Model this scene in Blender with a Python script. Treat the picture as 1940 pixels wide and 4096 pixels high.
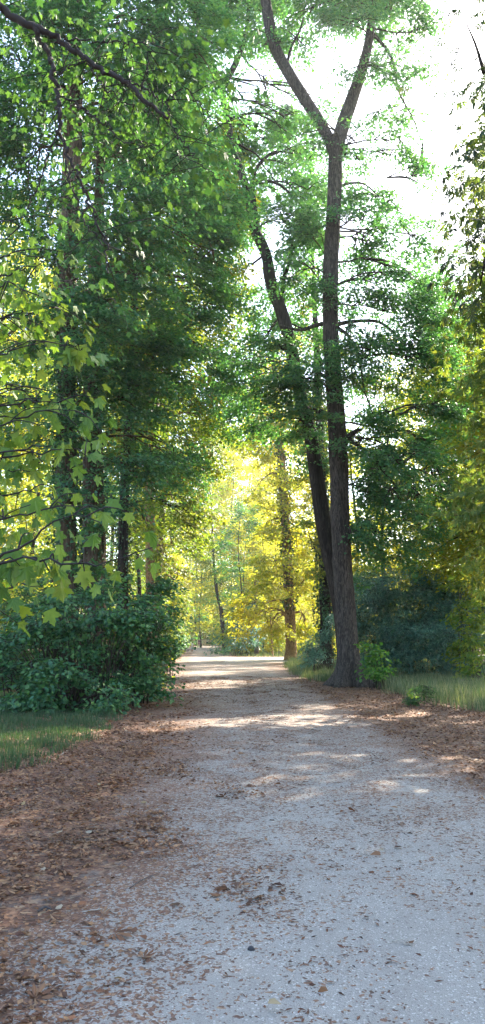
import bpy, math, numpy as np
from mathutils import Vector
R = math.radians
S = bpy.context.scene
for o in list(S.objects): bpy.data.objects.remove(o)
C = S.collection
rng = np.random.default_rng(7)

# ------------------------------------------------------------ camera, sky, sun, exposure
cam = bpy.data.cameras.new('camera'); co = bpy.data.objects.new('camera', cam); C.objects.link(co)
co.location = (0, 0, 1.6); co.rotation_euler = (R(100), 0, 0)
cam.sensor_fit = 'VERTICAL'; cam.sensor_height = 36; cam.lens = 26; cam.clip_start = .05; cam.clip_end = 3000
S.camera = co
HAZE = .00035
SUN_AZ, SUN_EL = 42, 40
W = bpy.data.worlds.new('World'); S.world = W; W.use_nodes = True
sk = W.node_tree.nodes.new('ShaderNodeTexSky'); sk.sky_type = 'NISHITA'; sk.sun_disc = False
sk.sun_elevation = R(SUN_EL); sk.sun_rotation = R(SUN_AZ); sk.dust_density = 2.0
W.node_tree.links.new(sk.outputs[0], W.node_tree.nodes['Background'].inputs[0])
W.node_tree.nodes['Background'].inputs[1].default_value = .15
sl = bpy.data.lights.new('sun', 'SUN'); sl.energy = 5; sl.angle = R(.6); sl.color = (1, .90, .74)
so = bpy.data.objects.new('sun', sl); C.objects.link(so)
sd = Vector((math.sin(R(SUN_AZ))*math.cos(R(SUN_EL)), math.cos(R(SUN_AZ))*math.cos(R(SUN_EL)), math.sin(R(SUN_EL))))
so.rotation_euler = sd.to_track_quat('Z', 'Y').to_euler(); so.location = (20, 20, 40)
S.view_settings.view_transform = 'Standard'; S.view_settings.look = 'None'
S.view_settings.exposure = 2.4; S.view_settings.gamma = 1
cy = S.cycles
cy.max_bounces = 8; cy.diffuse_bounces = 5; cy.glossy_bounces = 2; cy.transmission_bounces = 5; cy.transparent_max_bounces = 8
cy.use_denoising = True
cy.caustics_reflective = cy.caustics_refractive = False

# ------------------------------------------------------------ photo pixel -> world helpers
F = 2958.; PT = R(10)
def P(px, py, Y):
    xc = (px-970)/F; yc = (2048-py)/F
    y = math.cos(PT)-yc*math.sin(PT); z = math.sin(PT)+yc*math.cos(PT)
    return np.array([xc*Y/y, Y, 1.6+z*Y/y])
def ground_z(y):
    t = np.clip((np.asarray(y, float)-112)/70, 0, 1)
    return .75*t*t*(3-2*t)
def X(px, Y): return P(px, 2570, Y)[0]
def m_per_px(Y, py=2048): return Y/(math.cos(PT)-(2048-py)/F*math.sin(PT))/F
DENS = 2.6

# ------------------------------------------------------------ mesh helpers
def mesh(name, verts, faces, mats, parent=None, smooth=False, loc=None):
    """faces: list of (index array (n,k), material index)"""
    me = bpy.data.meshes.new(name)
    verts = np.asarray(verts, np.float32)
    if loc is not None: verts = verts-np.asarray(loc, np.float32)
    me.vertices.add(len(verts)); me.vertices.foreach_set('co', verts.ravel())
    idx = np.concatenate([f.ravel() for f, _ in faces]).astype(np.int32)
    tot = np.concatenate([np.full(len(f), f.shape[1], np.int32) for f, _ in faces])
    mi = np.concatenate([np.full(len(f), m, np.int32) for f, m in faces])
    st = np.concatenate([[0], np.cumsum(tot)[:-1]]).astype(np.int32)
    me.loops.add(len(idx)); me.loops.foreach_set('vertex_index', idx)
    me.polygons.add(len(tot)); me.polygons.foreach_set('loop_start', st)
    me.polygons.foreach_set('material_index', mi)
    me.polygons.foreach_set('use_smooth', np.full(len(tot), smooth))
    me.update(calc_edges=True)
    for m in mats: me.materials.append(m)
    o = bpy.data.objects.new(name, me); C.objects.link(o)
    if parent is not None:
        o.parent = parent
    return o
def tag(o, label=None, cat=None, group=None, kind=None):
    if label: o['label'] = label
    if cat: o['category'] = cat
    if group: o['group'] = group
    if kind: o['kind'] = kind
    return o
def thing(name, loc, label, cat, group=None):
    o = bpy.data.objects.new(name, None); C.objects.link(o); o.location = [float(v) for v in loc]
    o.empty_display_size = .3
    return tag(o, label, cat, group)

class MB:
    def __init__(s): s.v = []; s.f = {}; s.n = 0
    def add(s, v, fs, m=0):
        s.v.append(np.asarray(v, np.float32))
        for f in (fs if isinstance(fs, list) else [fs]):
            f = np.asarray(f); s.f.setdefault((f.shape[1], m), []).append(f+s.n)
        s.n += len(v)
    def build(s, name, mats, parent=None, smooth=False, loc=None):
        return mesh(name, np.concatenate(s.v), [(np.concatenate(f), k[1]) for k, f in s.f.items()], mats, parent, smooth, loc)

def spline(pts, n):
    pts = np.asarray(pts, float)
    if len(pts) == 2: return pts[0]+(pts[1]-pts[0])*np.linspace(0, 1, n)[:, None]
    d = np.concatenate([[0], np.cumsum(np.linalg.norm(np.diff(pts[:, :3], axis=0), axis=1))])
    t = np.linspace(0, d[-1], n)
    m = np.gradient(pts, d, axis=0)
    i = np.clip(np.searchsorted(d, t, side='right')-1, 0, len(pts)-2)
    h = (d[i+1]-d[i])[:, None]; u = ((t-d[i])/(d[i+1]-d[i]))[:, None]
    return ((2*u**3-3*u**2+1)*pts[i]+(u**3-2*u**2+u)*h*m[i]+(-2*u**3+3*u**2)*pts[i+1]+(u**3-u**2)*h*m[i+1])

def tube(mb, pts, rad, sides=8, m=0, disp=None, cap=True):
    pts = np.asarray(pts, float); n = len(pts); rad = np.broadcast_to(rad, (n,))
    t = np.gradient(pts, axis=0); t /= np.linalg.norm(t, axis=1)[:, None]+1e-9
    ref = np.array([1., 0, 0]) if abs(t[0][0]) < .8 else np.array([0, 1., 0])
    u = ref-t*(t@ref)[:, None]; u /= np.linalg.norm(u, axis=1)[:, None]+1e-9
    w = np.cross(t, u)
    a = np.linspace(0, 2*np.pi, sides, endpoint=False)
    rr = np.repeat(rad[:, None], sides, 1)
    if disp is not None: rr = rr*disp(a[None, :], pts[:, 2:3])
    v = pts[:, None, :]+rr[..., None]*(np.cos(a)[None, :, None]*u[:, None, :]+np.sin(a)[None, :, None]*w[:, None, :])
    v = v.reshape(-1, 3)
    i = np.arange(n-1)[:, None]*sides; j = np.arange(sides)[None, :]; k = (j+1) % sides
    f = np.stack([i+j, i+k, i+sides+k, i+sides+j], -1).reshape(-1, 4)
    mb.add(v, f, m)
    if cap and sides <= 64:
        mb.f.setdefault((sides, m), []).append(np.array([np.arange(sides)[::-1]+mb.n-len(v)]))
        mb.f.setdefault((sides, m), []).append(np.array([np.arange(sides)+mb.n-sides]))
def bark_disp(seed, amp=.06, flare=0, z0=0):
    r = np.random.default_rng(seed); ph = r.uniform(0, 6.28, 14)
    burls = [(r.uniform(0, 6.28), r.uniform(1.5, 19), r.uniform(.08, .2), r.uniform(.10, .28)) for _ in range(16)]
    def f(a, z):
        d = 1+amp*(.5*np.sin(3*a+ph[0]+z*.35)+.35*np.sin(5*a+ph[1]-z*.6)+.3*np.sin(11*a+ph[2]+z*.8+np.sin(z*2.1+ph[3]))
                   + .3*np.sin(17*a+ph[4]+1.2*np.sin(z*1.4+ph[5])) + .4*np.sin(z*1.9+a+ph[6])*np.sin(z*.7+ph[7]))
        d = d+.35*amp*np.sin(23*a+2*np.sin(z*2.7+ph[8]))
        for ba, bz, bs, bh in burls: d = d+bh*np.exp(-((np.angle(np.exp(1j*(a-ba))))**2/.09+(z-bz)**2/bs**2))
        if flare:
            h = np.clip(1-(z-z0)/1.5, 0, 1)
            d = d+flare*h**2.6*(1+.55*np.sin(4*a+ph[9])+.35*np.sin(7*a+ph[10]))
        return d
    return f

# ------------------------------------------------------------ leaf templates (tip along +Y, face +Z)
TPL = {
 'lime': (np.array([[0, 0, 0], [.36, .12, .07], [.42, .5, .09], [0, 1, -.05], [-.42, .5, .09], [-.36, .12, .07]]),
          [np.array([[0, 1, 2, 3]]), np.array([[0, 3, 4, 5]])]),
 'rhomb': (np.array([[0, 0, 0], [.36, .45, .08], [0, 1, 0], [-.36, .45, .08]]), [np.array([[0, 1, 2, 3]])]),
 'narrow': (np.array([[0, 0, 0], [.16, .4, .03], [0, 1, -.06], [-.16, .4, .03]]), [np.array([[0, 1, 2, 3]])]),
}
def maple_tpl():
    lobes = [(-120, .48), (-60, .68), (0, .78), (60, .68), (120, .48)]
    v = [[0, 0, 0]]
    out = []
    for k, (a, r) in enumerate(lobes):
        for da, rr in ((-20, .70), (-10, .76), (0, 1.), (10, .76), (20, .70)):
            aa = R(a+da); q = r*rr
            out.append([q*math.sin(aa), .25+q*math.cos(aa), 0])
        if k < 4:
            aa = R((a+lobes[k+1][0])/2); out.append([.34*math.sin(aa), .25+.34*math.cos(aa), 0])
    v += out
    v = np.array(v, float); v[:, 2] = -.25*((v[:, 0])**2+(v[:, 1]-.25)**2)+.05*np.sin(v[:, 0]*9)
    n = len(v)-1
    f = np.array([[0, i, i+1] for i in range(1, n)]+[[0, n, 1]])
    # pivot: lobes fan from the leaf stalk point
    return v, [f[:, ::-1]]
TPL['maple'] = maple_tpl()
def chestnut_tpl():
    V = []; Fq = []
    for a, l in ((-105, .55), (-68, .8), (-33, .95), (0, 1.), (33, .95), (68, .8), (105, .55)):
        b = len(V); s, c = math.sin(R(a)), math.cos(R(a))
        for x, y, z in ((0, .02, 0), (.10, .45, -.02), (.14, .72, -.10), (0, 1, -.28), (-.14, .72, -.10), (-.10, .45, -.02)):
            x *= l; y *= l; V.append([x*c+y*s, -x*s+y*c, z*l])
        Fq += [[b, b+1, b+2, b+3], [b, b+3, b+4, b+5]]
    return np.array(V), [np.array(Fq)]
TPL['chestnut'] = chestnut_tpl()

def unit(v): return v/(np.linalg.norm(v, axis=-1, keepdims=True)+1e-9)
def leaves(mb, pos, d, nrm, size, tpl, m=0):
    T, fs = TPL[tpl]
    d = unit(d); x = unit(np.cross(d, nrm)); nz = np.cross(x, d)
    s = size[:, None, None]
    cu = rng.uniform(-.6, 2.6, len(pos))[:, None, None] if tpl in ('maple', 'lime', 'rhomb', 'chestnut') else 1.
    ax = rng.uniform(.72, 1.12, len(pos))[:, None, None]
    v = pos[:, None, :]+s*(T[None, :, 0:1]*ax*x[:, None, :]+T[None, :, 1:2]*d[:, None, :]+T[None, :, 2:3]*cu*nz[:, None, :])
    n = len(pos); k = len(T); off = (np.arange(n)*k)[:, None, None]
    mb.add(v.reshape(-1, 3), [(f[None]+off).reshape(-1, f.shape[1]) for f in fs], m)

def sprays(mb, starts, dirs, L, nl, size, tpl, droop=.5, flat=.35, m=0, twig_m=None, twig_r=.008, width=.5):
    """each spray: a twig from starts along dirs that bends down, leaves in a loose plane either side of it"""
    n = len(starts)
    if n == 0: return
    dirs = unit(dirs); L = L*rng.uniform(.6, 1.25, n)
    up = np.array([0, 0, 1.])
    side = unit(np.cross(dirs, up)+rng.normal(0, .05, (n, 3)))
    t = rng.uniform(.05, 1.05, (n, nl))
    sgn = rng.choice([-1, 1], (n, nl))
    def along(tt):
        return starts[:, None, :]+dirs[:, None, :]*(tt*L[:, None])[..., None]-up*((tt**2)*(L*droop)[:, None]*.6)[..., None]
    lat = sgn*np.abs(rng.normal(0, 1, (n, nl)))*width*.55*(1.1-.75*np.clip(t, 0, 1))*L[:, None]
    p = along(t)+side[:, None, :]*lat[..., None]-up*(np.abs(lat)*droop*.5)[..., None]+rng.normal(0, .045, (n, nl, 3))*(size/.1)
    d = dirs[:, None, :]*.6+side[:, None, :]*(sgn*.7)[..., None]-up*(droop*.9)+rng.normal(0, .35, (n, nl, 3))
    nrm = up+dirs[:, None, :]*(.35*droop)+rng.normal(0, flat, (n, nl, 3))
    sz = size*rng.uniform(.6, 1.25, (n, nl))
    leaves(mb, p.reshape(-1, 3), d.reshape(-1, 3), nrm.reshape(-1, 3), sz.ravel(), tpl, m)
    if twig_m is not None:
        tt = np.array([0, .5, 1.])
        q = along(np.broadcast_to(tt, (n, 3)))
        a = np.array([0, 2.1, 4.2])
        for_r = np.array([1, .7, .25])*twig_r
        ring = (np.cos(a)[None, None, :, None]*side[:, None, None, :]+np.sin(a)[None, None, :, None]*up)*for_r[None, :, None, None]
        v = (q[:, :, None, :]+ring).reshape(-1, 3)
        b = (np.arange(n)*9)[:, None, None]
        f = np.array([[r*3+j, r*3+(j+1) % 3, r*3+3+(j+1) % 3, r*3+3+j] for r in range(2) for j in range(3)])
        mb.add(v, (b+f[None]).reshape(-1, 4), twig_m)

# ------------------------------------------------------------ materials
def newmat(name):
    m = bpy.data.materials.new(name); m.use_nodes = True
    nt = m.node_tree; nt.nodes.clear()
    out = nt.nodes.new('ShaderNodeOutputMaterial')
    return m, nt, out
def N(nt, t, **k):
    n = nt.nodes.new(t)
    for a, b in k.items():
        if a in n.inputs.keys() if hasattr(n.inputs, 'keys') else False: n.inputs[a].default_value = b
        else: setattr(n, a, b)
    return n
def ramp(nt, src, stops, interp='LINEAR'):
    r = nt.nodes.new('ShaderNodeValToRGB'); e = r.color_ramp.elements; r.color_ramp.interpolation = interp
    while len(e) > 1: e.remove(e[-1])
    e[0].position = stops[0][0]; e[0].color = (*stops[0][1], 1)
    for p, c in stops[1:]:
        x = e.new(p); x.color = (*c, 1)
    nt.links.new(src, r.inputs[0]); return r.outputs[0]
def noise(nt, scale, detail=4, rough=.55, vec=None, dist=0):
    n = nt.nodes.new('ShaderNodeTexNoise'); n.inputs['Scale'].default_value = scale
    n.inputs['Detail'].default_value = detail; n.inputs['Roughness'].default_value = rough; n.inputs['Distortion'].default_value = dist
    if vec is not None: nt.links.new(vec, n.inputs['Vector'])
    return n.outputs['Fac']
def pos(nt, scale=(1, 1, 1)):
    g = nt.nodes.new('ShaderNodeNewGeometry')
    mp = nt.nodes.new('ShaderNodeMapping'); mp.inputs['Scale'].default_value = scale
    nt.links.new(g.outputs['Position'], mp.inputs['Vector']); return mp.outputs[0]
def mixc(nt, fac, a, b, mode='MIX'):
    n = nt.nodes.new('ShaderNodeMix'); n.data_type = 'RGBA'; n.blend_type = mode
    for s, v in ((0, fac), (6, a), (7, b)):
        if isinstance(v, (int, float)): n.inputs[s].default_value = v
        elif isinstance(v, tuple): n.inputs[s].default_value = (*v, 1)
        else: nt.links.new(v, n.inputs[s])
    return n.outputs[2]
def math_(nt, op, a, b=None, clamp=False):
    n = nt.nodes.new('ShaderNodeMath'); n.operation = op; n.use_clamp = clamp
    for s, v in ((0, a), (1, b)):
        if v is None: continue
        if isinstance(v, (int, float)): n.inputs[s].default_value = v
        else: nt.links.new(v, n.inputs[s])
    return n.outputs[0]
def leafmat(name, c1, c2, c3, trans=.42, tcol=(1.5, 1.35, .6), patch=None, patch_scale=.35, rough=.5, spec=.35, mottle=1.1):
    m, nt, out = newmat(name)
    g = nt.nodes.new('ShaderNodeNewGeometry')
    col = ramp(nt, g.outputs['Random Per Island'], [(0, c1), (.5, c2), (1, c3)])
    mo = noise(nt, mottle, 3, .6, pos(nt)); col = mixc(nt, 1, col, ramp(nt, mo, [(.3, (.72, .76, .8)), (.7, (1.25, 1.18, 1.1))]), 'MULTIPLY')
    if patch:
        nz = noise(nt, patch_scale, 3, .6, pos(nt))
        fac = math_(nt, 'MULTIPLY', math_(nt, 'SUBTRACT', nz, .50), 6, True)
        col = mixc(nt, fac, col, patch)
    b = nt.nodes.new('ShaderNodeBsdfPrincipled'); nt.links.new(col, b.inputs['Base Color'])
    b.inputs['Roughness'].default_value = rough; b.inputs['Specular IOR Level'].default_value = spec
    t = nt.nodes.new('ShaderNodeBsdfTranslucent')
    nt.links.new(mixc(nt, 1, col, tcol, 'MULTIPLY'), t.inputs[0])
    mx = nt.nodes.new('ShaderNodeMixShader'); mx.inputs[0].default_value = trans
    nt.links.new(b.outputs[0], mx.inputs[1]); nt.links.new(t.outputs[0], mx.inputs[2]); nt.links.new(mx.outputs[0], out.inputs[0])
    return m
def barkmat(name, dark, light, moss=None, moss_amt=.0, zs=.12, scale=14):
    m, nt, out = newmat(name)
    v = pos(nt, (1, 1, zs))
    n1 = noise(nt, scale, 6, .65, v, 1.2)
    n2 = noise(nt, 1.1, 3, .5, pos(nt))
    col = ramp(nt, n1, [(.32, tuple(c*.35 for c in dark)), (.47, dark), (.62, light)])
    col = mixc(nt, math_(nt, 'MULTIPLY', n2, .55), col, tuple(c*.55 for c in dark))
    if moss:
        nm = noise(nt, 2.3, 5, .7, pos(nt, (1, 1, .5)))
        col = mixc(nt, math_(nt, 'MULTIPLY', math_(nt, 'SUBTRACT', nm, .55-moss_amt), 5, True), col, moss)
    b = nt.nodes.new('ShaderNodeBsdfPrincipled'); nt.links.new(col, b.inputs['Base Color']); b.inputs['Roughness'].default_value = .9
    b.inputs['Specular IOR Level'].default_value = .2
    bp = nt.nodes.new('ShaderNodeBump'); bp.inputs['Strength'].default_value = 1; bp.inputs['Distance'].default_value = .035
    nt.links.new(n1, bp.inputs['Height']); nt.links.new(bp.outputs[0], b.inputs['Normal'])
    nt.links.new(b.outputs[0], out.inputs[0]); return m
def plain(name, col, rough=.8, var=.25, scale=8):
    m, nt, out = newmat(name)
    c = mixc(nt, noise(nt, scale, 4, .6, pos(nt)), tuple(x*(1-var) for x in col), tuple(min(1, x*(1+var)) for x in col))
    b = nt.nodes.new('ShaderNodeBsdfPrincipled'); nt.links.new(c, b.inputs['Base Color']); b.inputs['Roughness'].default_value = rough
    nt.links.new(b.outputs[0], out.inputs[0]); return m

M = {}
M['lime'] = leafmat('lime_leaf', (.045, .15, .095), (.07, .205, .105), (.12, .26, .09), .48, (1.5, 1.5, .5), rough=.45, spec=.5)
M['lime_olive'] = leafmat('lime_olive_leaf', (.07, .17, .05), (.13, .23, .05), (.22, .28, .05), .52, (1.7, 1.5, .45), patch=(.20, .20, .04), patch_scale=.4)
M['teal'] = leafmat('shrub_leaf', (.035, .13, .065), (.06, .18, .080), (.11, .25, .075), .38, (1.4, 1.3, .5), spec=.5)
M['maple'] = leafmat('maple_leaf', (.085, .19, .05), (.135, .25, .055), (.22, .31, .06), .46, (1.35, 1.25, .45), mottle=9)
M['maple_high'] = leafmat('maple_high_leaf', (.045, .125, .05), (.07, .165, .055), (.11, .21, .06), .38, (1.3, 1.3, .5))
M['gold_lit'] = leafmat('sunlit_gold_leaf', (.18, .26, .045), (.29, .34, .05), (.44, .40, .055), .6, (1.75, 1.6, .5), patch=(.38, .35, .055), patch_scale=.25)  # yellow leaf, its colour and translucency pushed up to imitate backlit sun glow
M['chestnut'] = leafmat('chestnut_leaf', (.08, .17, .06), (.13, .22, .065), (.20, .25, .065), .55, (1.4, 1.2, .4))
M['bright'] = leafmat('bright_sapling_leaf', (.06, .19, .045), (.10, .25, .05), (.19, .33, .06), .45, (1.3, 1.3, .5))
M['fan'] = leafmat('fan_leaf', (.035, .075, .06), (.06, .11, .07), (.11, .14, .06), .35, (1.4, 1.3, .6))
M['blue'] = leafmat('ash_shrub_leaf', (.05, .14, .12), (.085, .21, .17), (.15, .30, .22), .3, (1.2, 1.3, .6), spec=.55)
M['ivy'] = leafmat('ivy_leaf', (.02, .07, .03), (.03, .09, .035), (.06, .12, .04), .25, (1.4, 1.3, .4), spec=.5)
M['far'] = leafmat('distant_leaf', (.11, .21, .05), (.20, .29, .055), (.34, .35, .055), .6, (1.75, 1.6, .5), patch=(.30, .27, .05), patch_scale=.12)  # colour and translucency raised here too, for a sunlit look
M['grass'] = leafmat('grass_blade', (.025, .075, .032), (.042, .10, .042), (.10, .13, .07), .3, (1.3, 1.2, .5))
M['hay'] = leafmat('meadow_blade', (.055, .11, .05), (.10, .16, .07), (.27, .28, .18), .35, (1.3, 1.2, .6))
M['bark'] = barkmat('lime_bark', (.045, .037, .030), (.145, .12, .10), (.035, .03, .025), -.02, zs=.2, scale=17)
M['bark_dark'] = barkmat('dark_bark', (.026, .021, .017), (.07, .058, .047))
M['bark_moss'] = barkmat('mossy_bark', (.085, .06, .04), (.19, .14, .10), (.09, .10, .035), .02)
M['bark_lit'] = barkmat('lit_mottled_bark', (.20, .12, .055), (.40, .26, .13), (.07, .05, .03), .02, zs=.5, scale=7)  # warm light on the trunk is painted into this bark colour
M['branch'] = plain('branch_bark', (.022, .018, .016), .9, .4, 20)
M['twig'] = plain('twig_bark', (.04, .032, .025), .9, .3, 20)

# litter / gravel share one leaf-litter colour so that the ground and the path run into each other
def litter_color(nt, scale=26, warp=.12):
    vo = nt.nodes.new('ShaderNodeTexVoronoi'); vo.inputs['Scale'].default_value = scale; vo.inputs['Randomness'].default_value = 1
    wp = nt.nodes.new('ShaderNodeVectorMath'); wp.operation = 'ADD'
    nz = nt.nodes.new('ShaderNodeTexNoise'); nz.inputs['Scale'].default_value = 11
    p = pos(nt)
    nt.links.new(p, nz.inputs['Vector'])
    sc = nt.nodes.new('ShaderNodeVectorMath'); sc.operation = 'SCALE'; sc.inputs['Scale'].default_value = warp
    nt.links.new(nz.outputs['Color'], sc.inputs[0]); nt.links.new(p, wp.inputs[0]); nt.links.new(sc.outputs[0], wp.inputs[1])
    nt.links.new(wp.outputs[0], vo.inputs['Vector'])
    sp = nt.nodes.new('ShaderNodeSeparateColor'); nt.links.new(vo.outputs['Color'], sp.inputs[0])
    col = ramp(nt, sp.outputs[0], [(0, (.05, .020, .010)), (.3, (.10, .044, .024)), (.6, (.185, .082, .043)), (.9, (.28, .15, .082)), (1, (.38, .26, .15))])
    big = noise(nt, .9, 4, .6, pos(nt))
    col = mixc(nt, math_(nt, 'MULTIPLY', big, .6), col, (.085, .050, .034))
    return col, vo.outputs['Distance'], sp.outputs[2]
def groundmat():
    m, nt, out = newmat('leaf_litter_soil')
    col, h, _ = litter_color(nt)
    dirt = noise(nt, 3.5, 6, .7, pos(nt))
    col = mixc(nt, math_(nt, 'MULTIPLY', math_(nt, 'SUBTRACT', dirt, .53), 6, True), col, (.16, .135, .115))
    b = nt.nodes.new('ShaderNodeBsdfPrincipled'); nt.links.new(col, b.inputs['Base Color']); b.inputs['Roughness'].default_value = .85
    bp = nt.nodes.new('ShaderNodeBump'); bp.inputs['Strength'].default_value = .8; bp.inputs['Distance'].default_value = .02
    nt.links.new(h, bp.inputs['Height']); nt.links.new(bp.outputs[0], b.inputs['Normal'])
    nt.links.new(b.outputs[0], out.inputs[0]); return m
def pathmat():
    m, nt, out = newmat('pale_gravel')
    at = nt.nodes.new('ShaderNodeAttribute'); at.attribute_name = 'edge'          # 0 on the path's rim, 1 well inside
    e = at.outputs['Fac']
    fine = noise(nt, 230, 3, .8, pos(nt))
    grit = nt.nodes.new('ShaderNodeTexVoronoi'); grit.inputs['Scale'].default_value = 110
    nt.links.new(pos(nt), grit.inputs['Vector'])
    gs = nt.nodes.new('ShaderNodeSeparateColor'); nt.links.new(grit.outputs['Color'], gs.inputs[0])
    mid = noise(nt, 2.2, 7, .72, pos(nt, (1, .45, 1)))
    grav = ramp(nt, fine, [(.32, (.165, .155, .135)), (.5, (.29, .278, .247)), (.68, (.43, .415, .375))])
    grav = mixc(nt, math_(nt, 'MULTIPLY', math_(nt, 'GREATER_THAN', gs.outputs[0], .92), .4), grav, (.72, .70, .66))
    grav = mixc(nt, math_(nt, 'MULTIPLY', math_(nt, 'LESS_THAN', gs.outputs[1], .16), .55), grav, (.17, .15, .14))
    grav = mixc(nt, math_(nt, 'MULTIPLY', math_(nt, 'SUBTRACT', mid, .47), 2.6, True), grav, mixc(nt, .75, grav, (.165, .145, .125)))
    # darker, dirtier gravel towards the rims
    dirty = math_(nt, 'MULTIPLY', math_(nt, 'SUBTRACT', 1.0, math_(nt, 'MULTIPLY', e, .8, True), True), .75)
    grav = mixc(nt, dirty, grav, mixc(nt, fine, (.12, .10, .085), (.34, .32, .29)))
    # leaf chips: each small cell is a chip where its own random number falls under the local cover
    al = nt.nodes.new('ShaderNodeAttribute'); al.attribute_name = 'litter'; cv = al.outputs['Fac']
    d2 = noise(nt, 1.7, 5, .65, pos(nt), .5)
    d1 = noise(nt, 9, 4, .7, pos(nt), .6)
    col = grav
    for sc_, w_, wp_ in ((46, .95, .07), (95, .6, .05)):
        lit, h, rnd = litter_color(nt, sc_, wp_)
        cov = math_(nt, 'ADD', cv, math_(nt, 'MULTIPLY', math_(nt, 'SUBTRACT', d2, .5), 1.5))
        cov = math_(nt, 'ADD', cov, math_(nt, 'MULTIPLY', math_(nt, 'SUBTRACT', d1, .52), 1.1))
        cov = math_(nt, 'MULTIPLY', math_(nt, 'MULTIPLY', cov, w_), math_(nt, 'MULTIPLY', cv, 3.0, True), True)
        col = mixc(nt, math_(nt, 'MULTIPLY', math_(nt, 'LESS_THAN', rnd, cov), .9), col, lit)
    b = nt.nodes.new('ShaderNodeBsdfPrincipled'); nt.links.new(col, b.inputs['Base Color']); b.inputs['Roughness'].default_value = .9
    bp = nt.nodes.new('ShaderNodeBump'); bp.inputs['Strength'].default_value = .5; bp.inputs['Distance'].default_value = .004
    nt.links.new(grit.outputs['Distance'], bp.inputs['Height']); nt.links.new(bp.outputs[0], b.inputs['Normal'])
    nt.links.new(b.outputs[0], out.inputs[0]); return m
M['ground'] = groundmat(); M['path'] = pathmat()
M['fallen'] = leafmat('fallen_leaf', (.065, .031, .017), (.18, .083, .042), (.34, .205, .11), .12, (1.2, 1, .7), rough=.6)
M['crumb'] = leafmat('leaf_crumb', (.05, .025, .017), (.13, .055, .032), (.24, .11, .055), .1, (1.2, 1, .7), rough=.7)
M['pale_leaf'] = leafmat('pale_fallen_leaf', (.34, .28, .20), (.42, .35, .25), (.38, .26, .11), .2, (1, 1, .8), rough=.6)

# ------------------------------------------------------------ ground and paths
gx = np.concatenate([[-300, -150, -80], np.arange(-40, 41, 2.), [80, 150, 300]])
gy = np.concatenate([[-60, -40], np.arange(-10, 212, 2.), [260, 350, 500]])
GX, GY = np.meshgrid(gx, gy); nx, ny = len(gx), len(gy)
gv = np.stack([GX.ravel(), GY.ravel(), ground_z(GY.ravel())], 1)
ii = (np.arange(ny-1)[:, None]*nx+np.arange(nx-1)[None]).ravel()
tag(mesh('ground', gv, [(np.stack([ii, ii+1, ii+nx+1, ii+nx], 1), 0)], [M['ground']]), kind='structure')
EL = np.array([(-12, -1.0), (1, -.95), (3.5, -.95), (4.5, -.8), (6, -.62), (8, -.75), (11.6, -.95), (17.7, -1.35), (26, -2.2), (38, -3.5), (60, -4.8), (100, -7.2), (150, -10.), (195, -12.6)])
ER = np.array([(-12, 3.1), (1, 2.9), (8, 2.65), (17.7, 2.45), (26, 2.35), (44, 2.0), (60, 1.7), (76, -.5), (100, -2.5), (150, -4.6), (195, -7.0)])
def path_l(y): return np.interp(y, EL[:, 0], EL[:, 1])
def path_r(y): return np.interp(y, ER[:, 0], ER[:, 1])
py_ = np.concatenate([np.arange(-12, 40, .25), np.arange(40, 196, 1.)])
nu = 41; u = np.linspace(0, 1, nu)
wob = lambda y, s: .10*np.sin(y*2.3+s)+.07*np.sin(y*5.1+2*s)+.12*np.sin(y*.9+3*s)
Lx = path_l(py_)-.45+wob(py_, 1); Rx = path_r(py_)+.45+wob(py_, 2.5)
PX = Lx[:, None]+(Rx-Lx)[:, None]*u[None]
pv = np.stack([PX.ravel(), np.repeat(py_, nu), ground_z(np.repeat(py_, nu))+.004], 1)
ii = (np.arange(len(py_)-1)[:, None]*nu+np.arange(nu-1)[None]).ravel()
po = tag(mesh('path', pv, [(np.stack([ii, ii+1, ii+nu+1, ii+nu], 1), 0)], [M['path']]), kind='structure')
ed = np.minimum((PX-Lx[:, None])/1.25, (Rx[:, None]-PX)/1.0)
a = po.data.attributes.new('edge', 'FLOAT', 'POINT'); a.data.foreach_set('value', np.clip(ed, 0, 1).ravel().astype(np.float32))
YY = np.repeat(py_[:, None], nu, 1)
inner = np.interp(YY, [2, 4.5, 7, 10, 15, 25, 60, 120], [.10, .15, .28, .40, .48, .56, .5, .45])
rim = np.maximum(np.clip(1-(PX-Lx[:, None])/np.interp(YY, [3, 8, 20], [1.5, 1.2, 1.6]), 0, 1), np.clip(1-(Rx[:, None]-PX)/.9, 0, 1))
a = po.data.attributes.new('litter', 'FLOAT', 'POINT'); a.data.foreach_set('value', np.clip(inner+rim**1.2*.6, 0, .85).ravel().astype(np.float32))
# the side path that joins from the right
sy = np.linspace(0, 1, 30); sx = np.linspace(-1.5, 40, 60)
SX, SV = np.meshgrid(sx, sy)
lo = 60+2.0*np.clip(SX-2.8, 0, 6)+.4*np.maximum(SX-8.8, 0)+.6*np.sin(SX*.7); hi = 81+.5*np.maximum(SX, 0)+.8*np.sin(SX*.5+1)
SYY = lo+(hi-lo)*SV
v = np.stack([SX.ravel(), SYY.ravel(), np.full(SX.size, .008)], 1)
ii = (np.arange(29)[:, None]*60+np.arange(59)[None]).ravel()
so2 = tag(mesh('side_path', v, [(np.stack([ii, ii+1, ii+61, ii+60], 1), 0)], [M['path']]), kind='structure')
a = so2.data.attributes.new('edge', 'FLOAT', 'POINT')
a.data.foreach_set('value', np.clip(np.minimum(SV, 1-SV)*10, 0, 1).ravel().astype(np.float32))

a = so2.data.attributes.new('litter', 'FLOAT', 'POINT'); a.data.foreach_set('value', np.full(SX.size, .22, np.float32))
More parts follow.
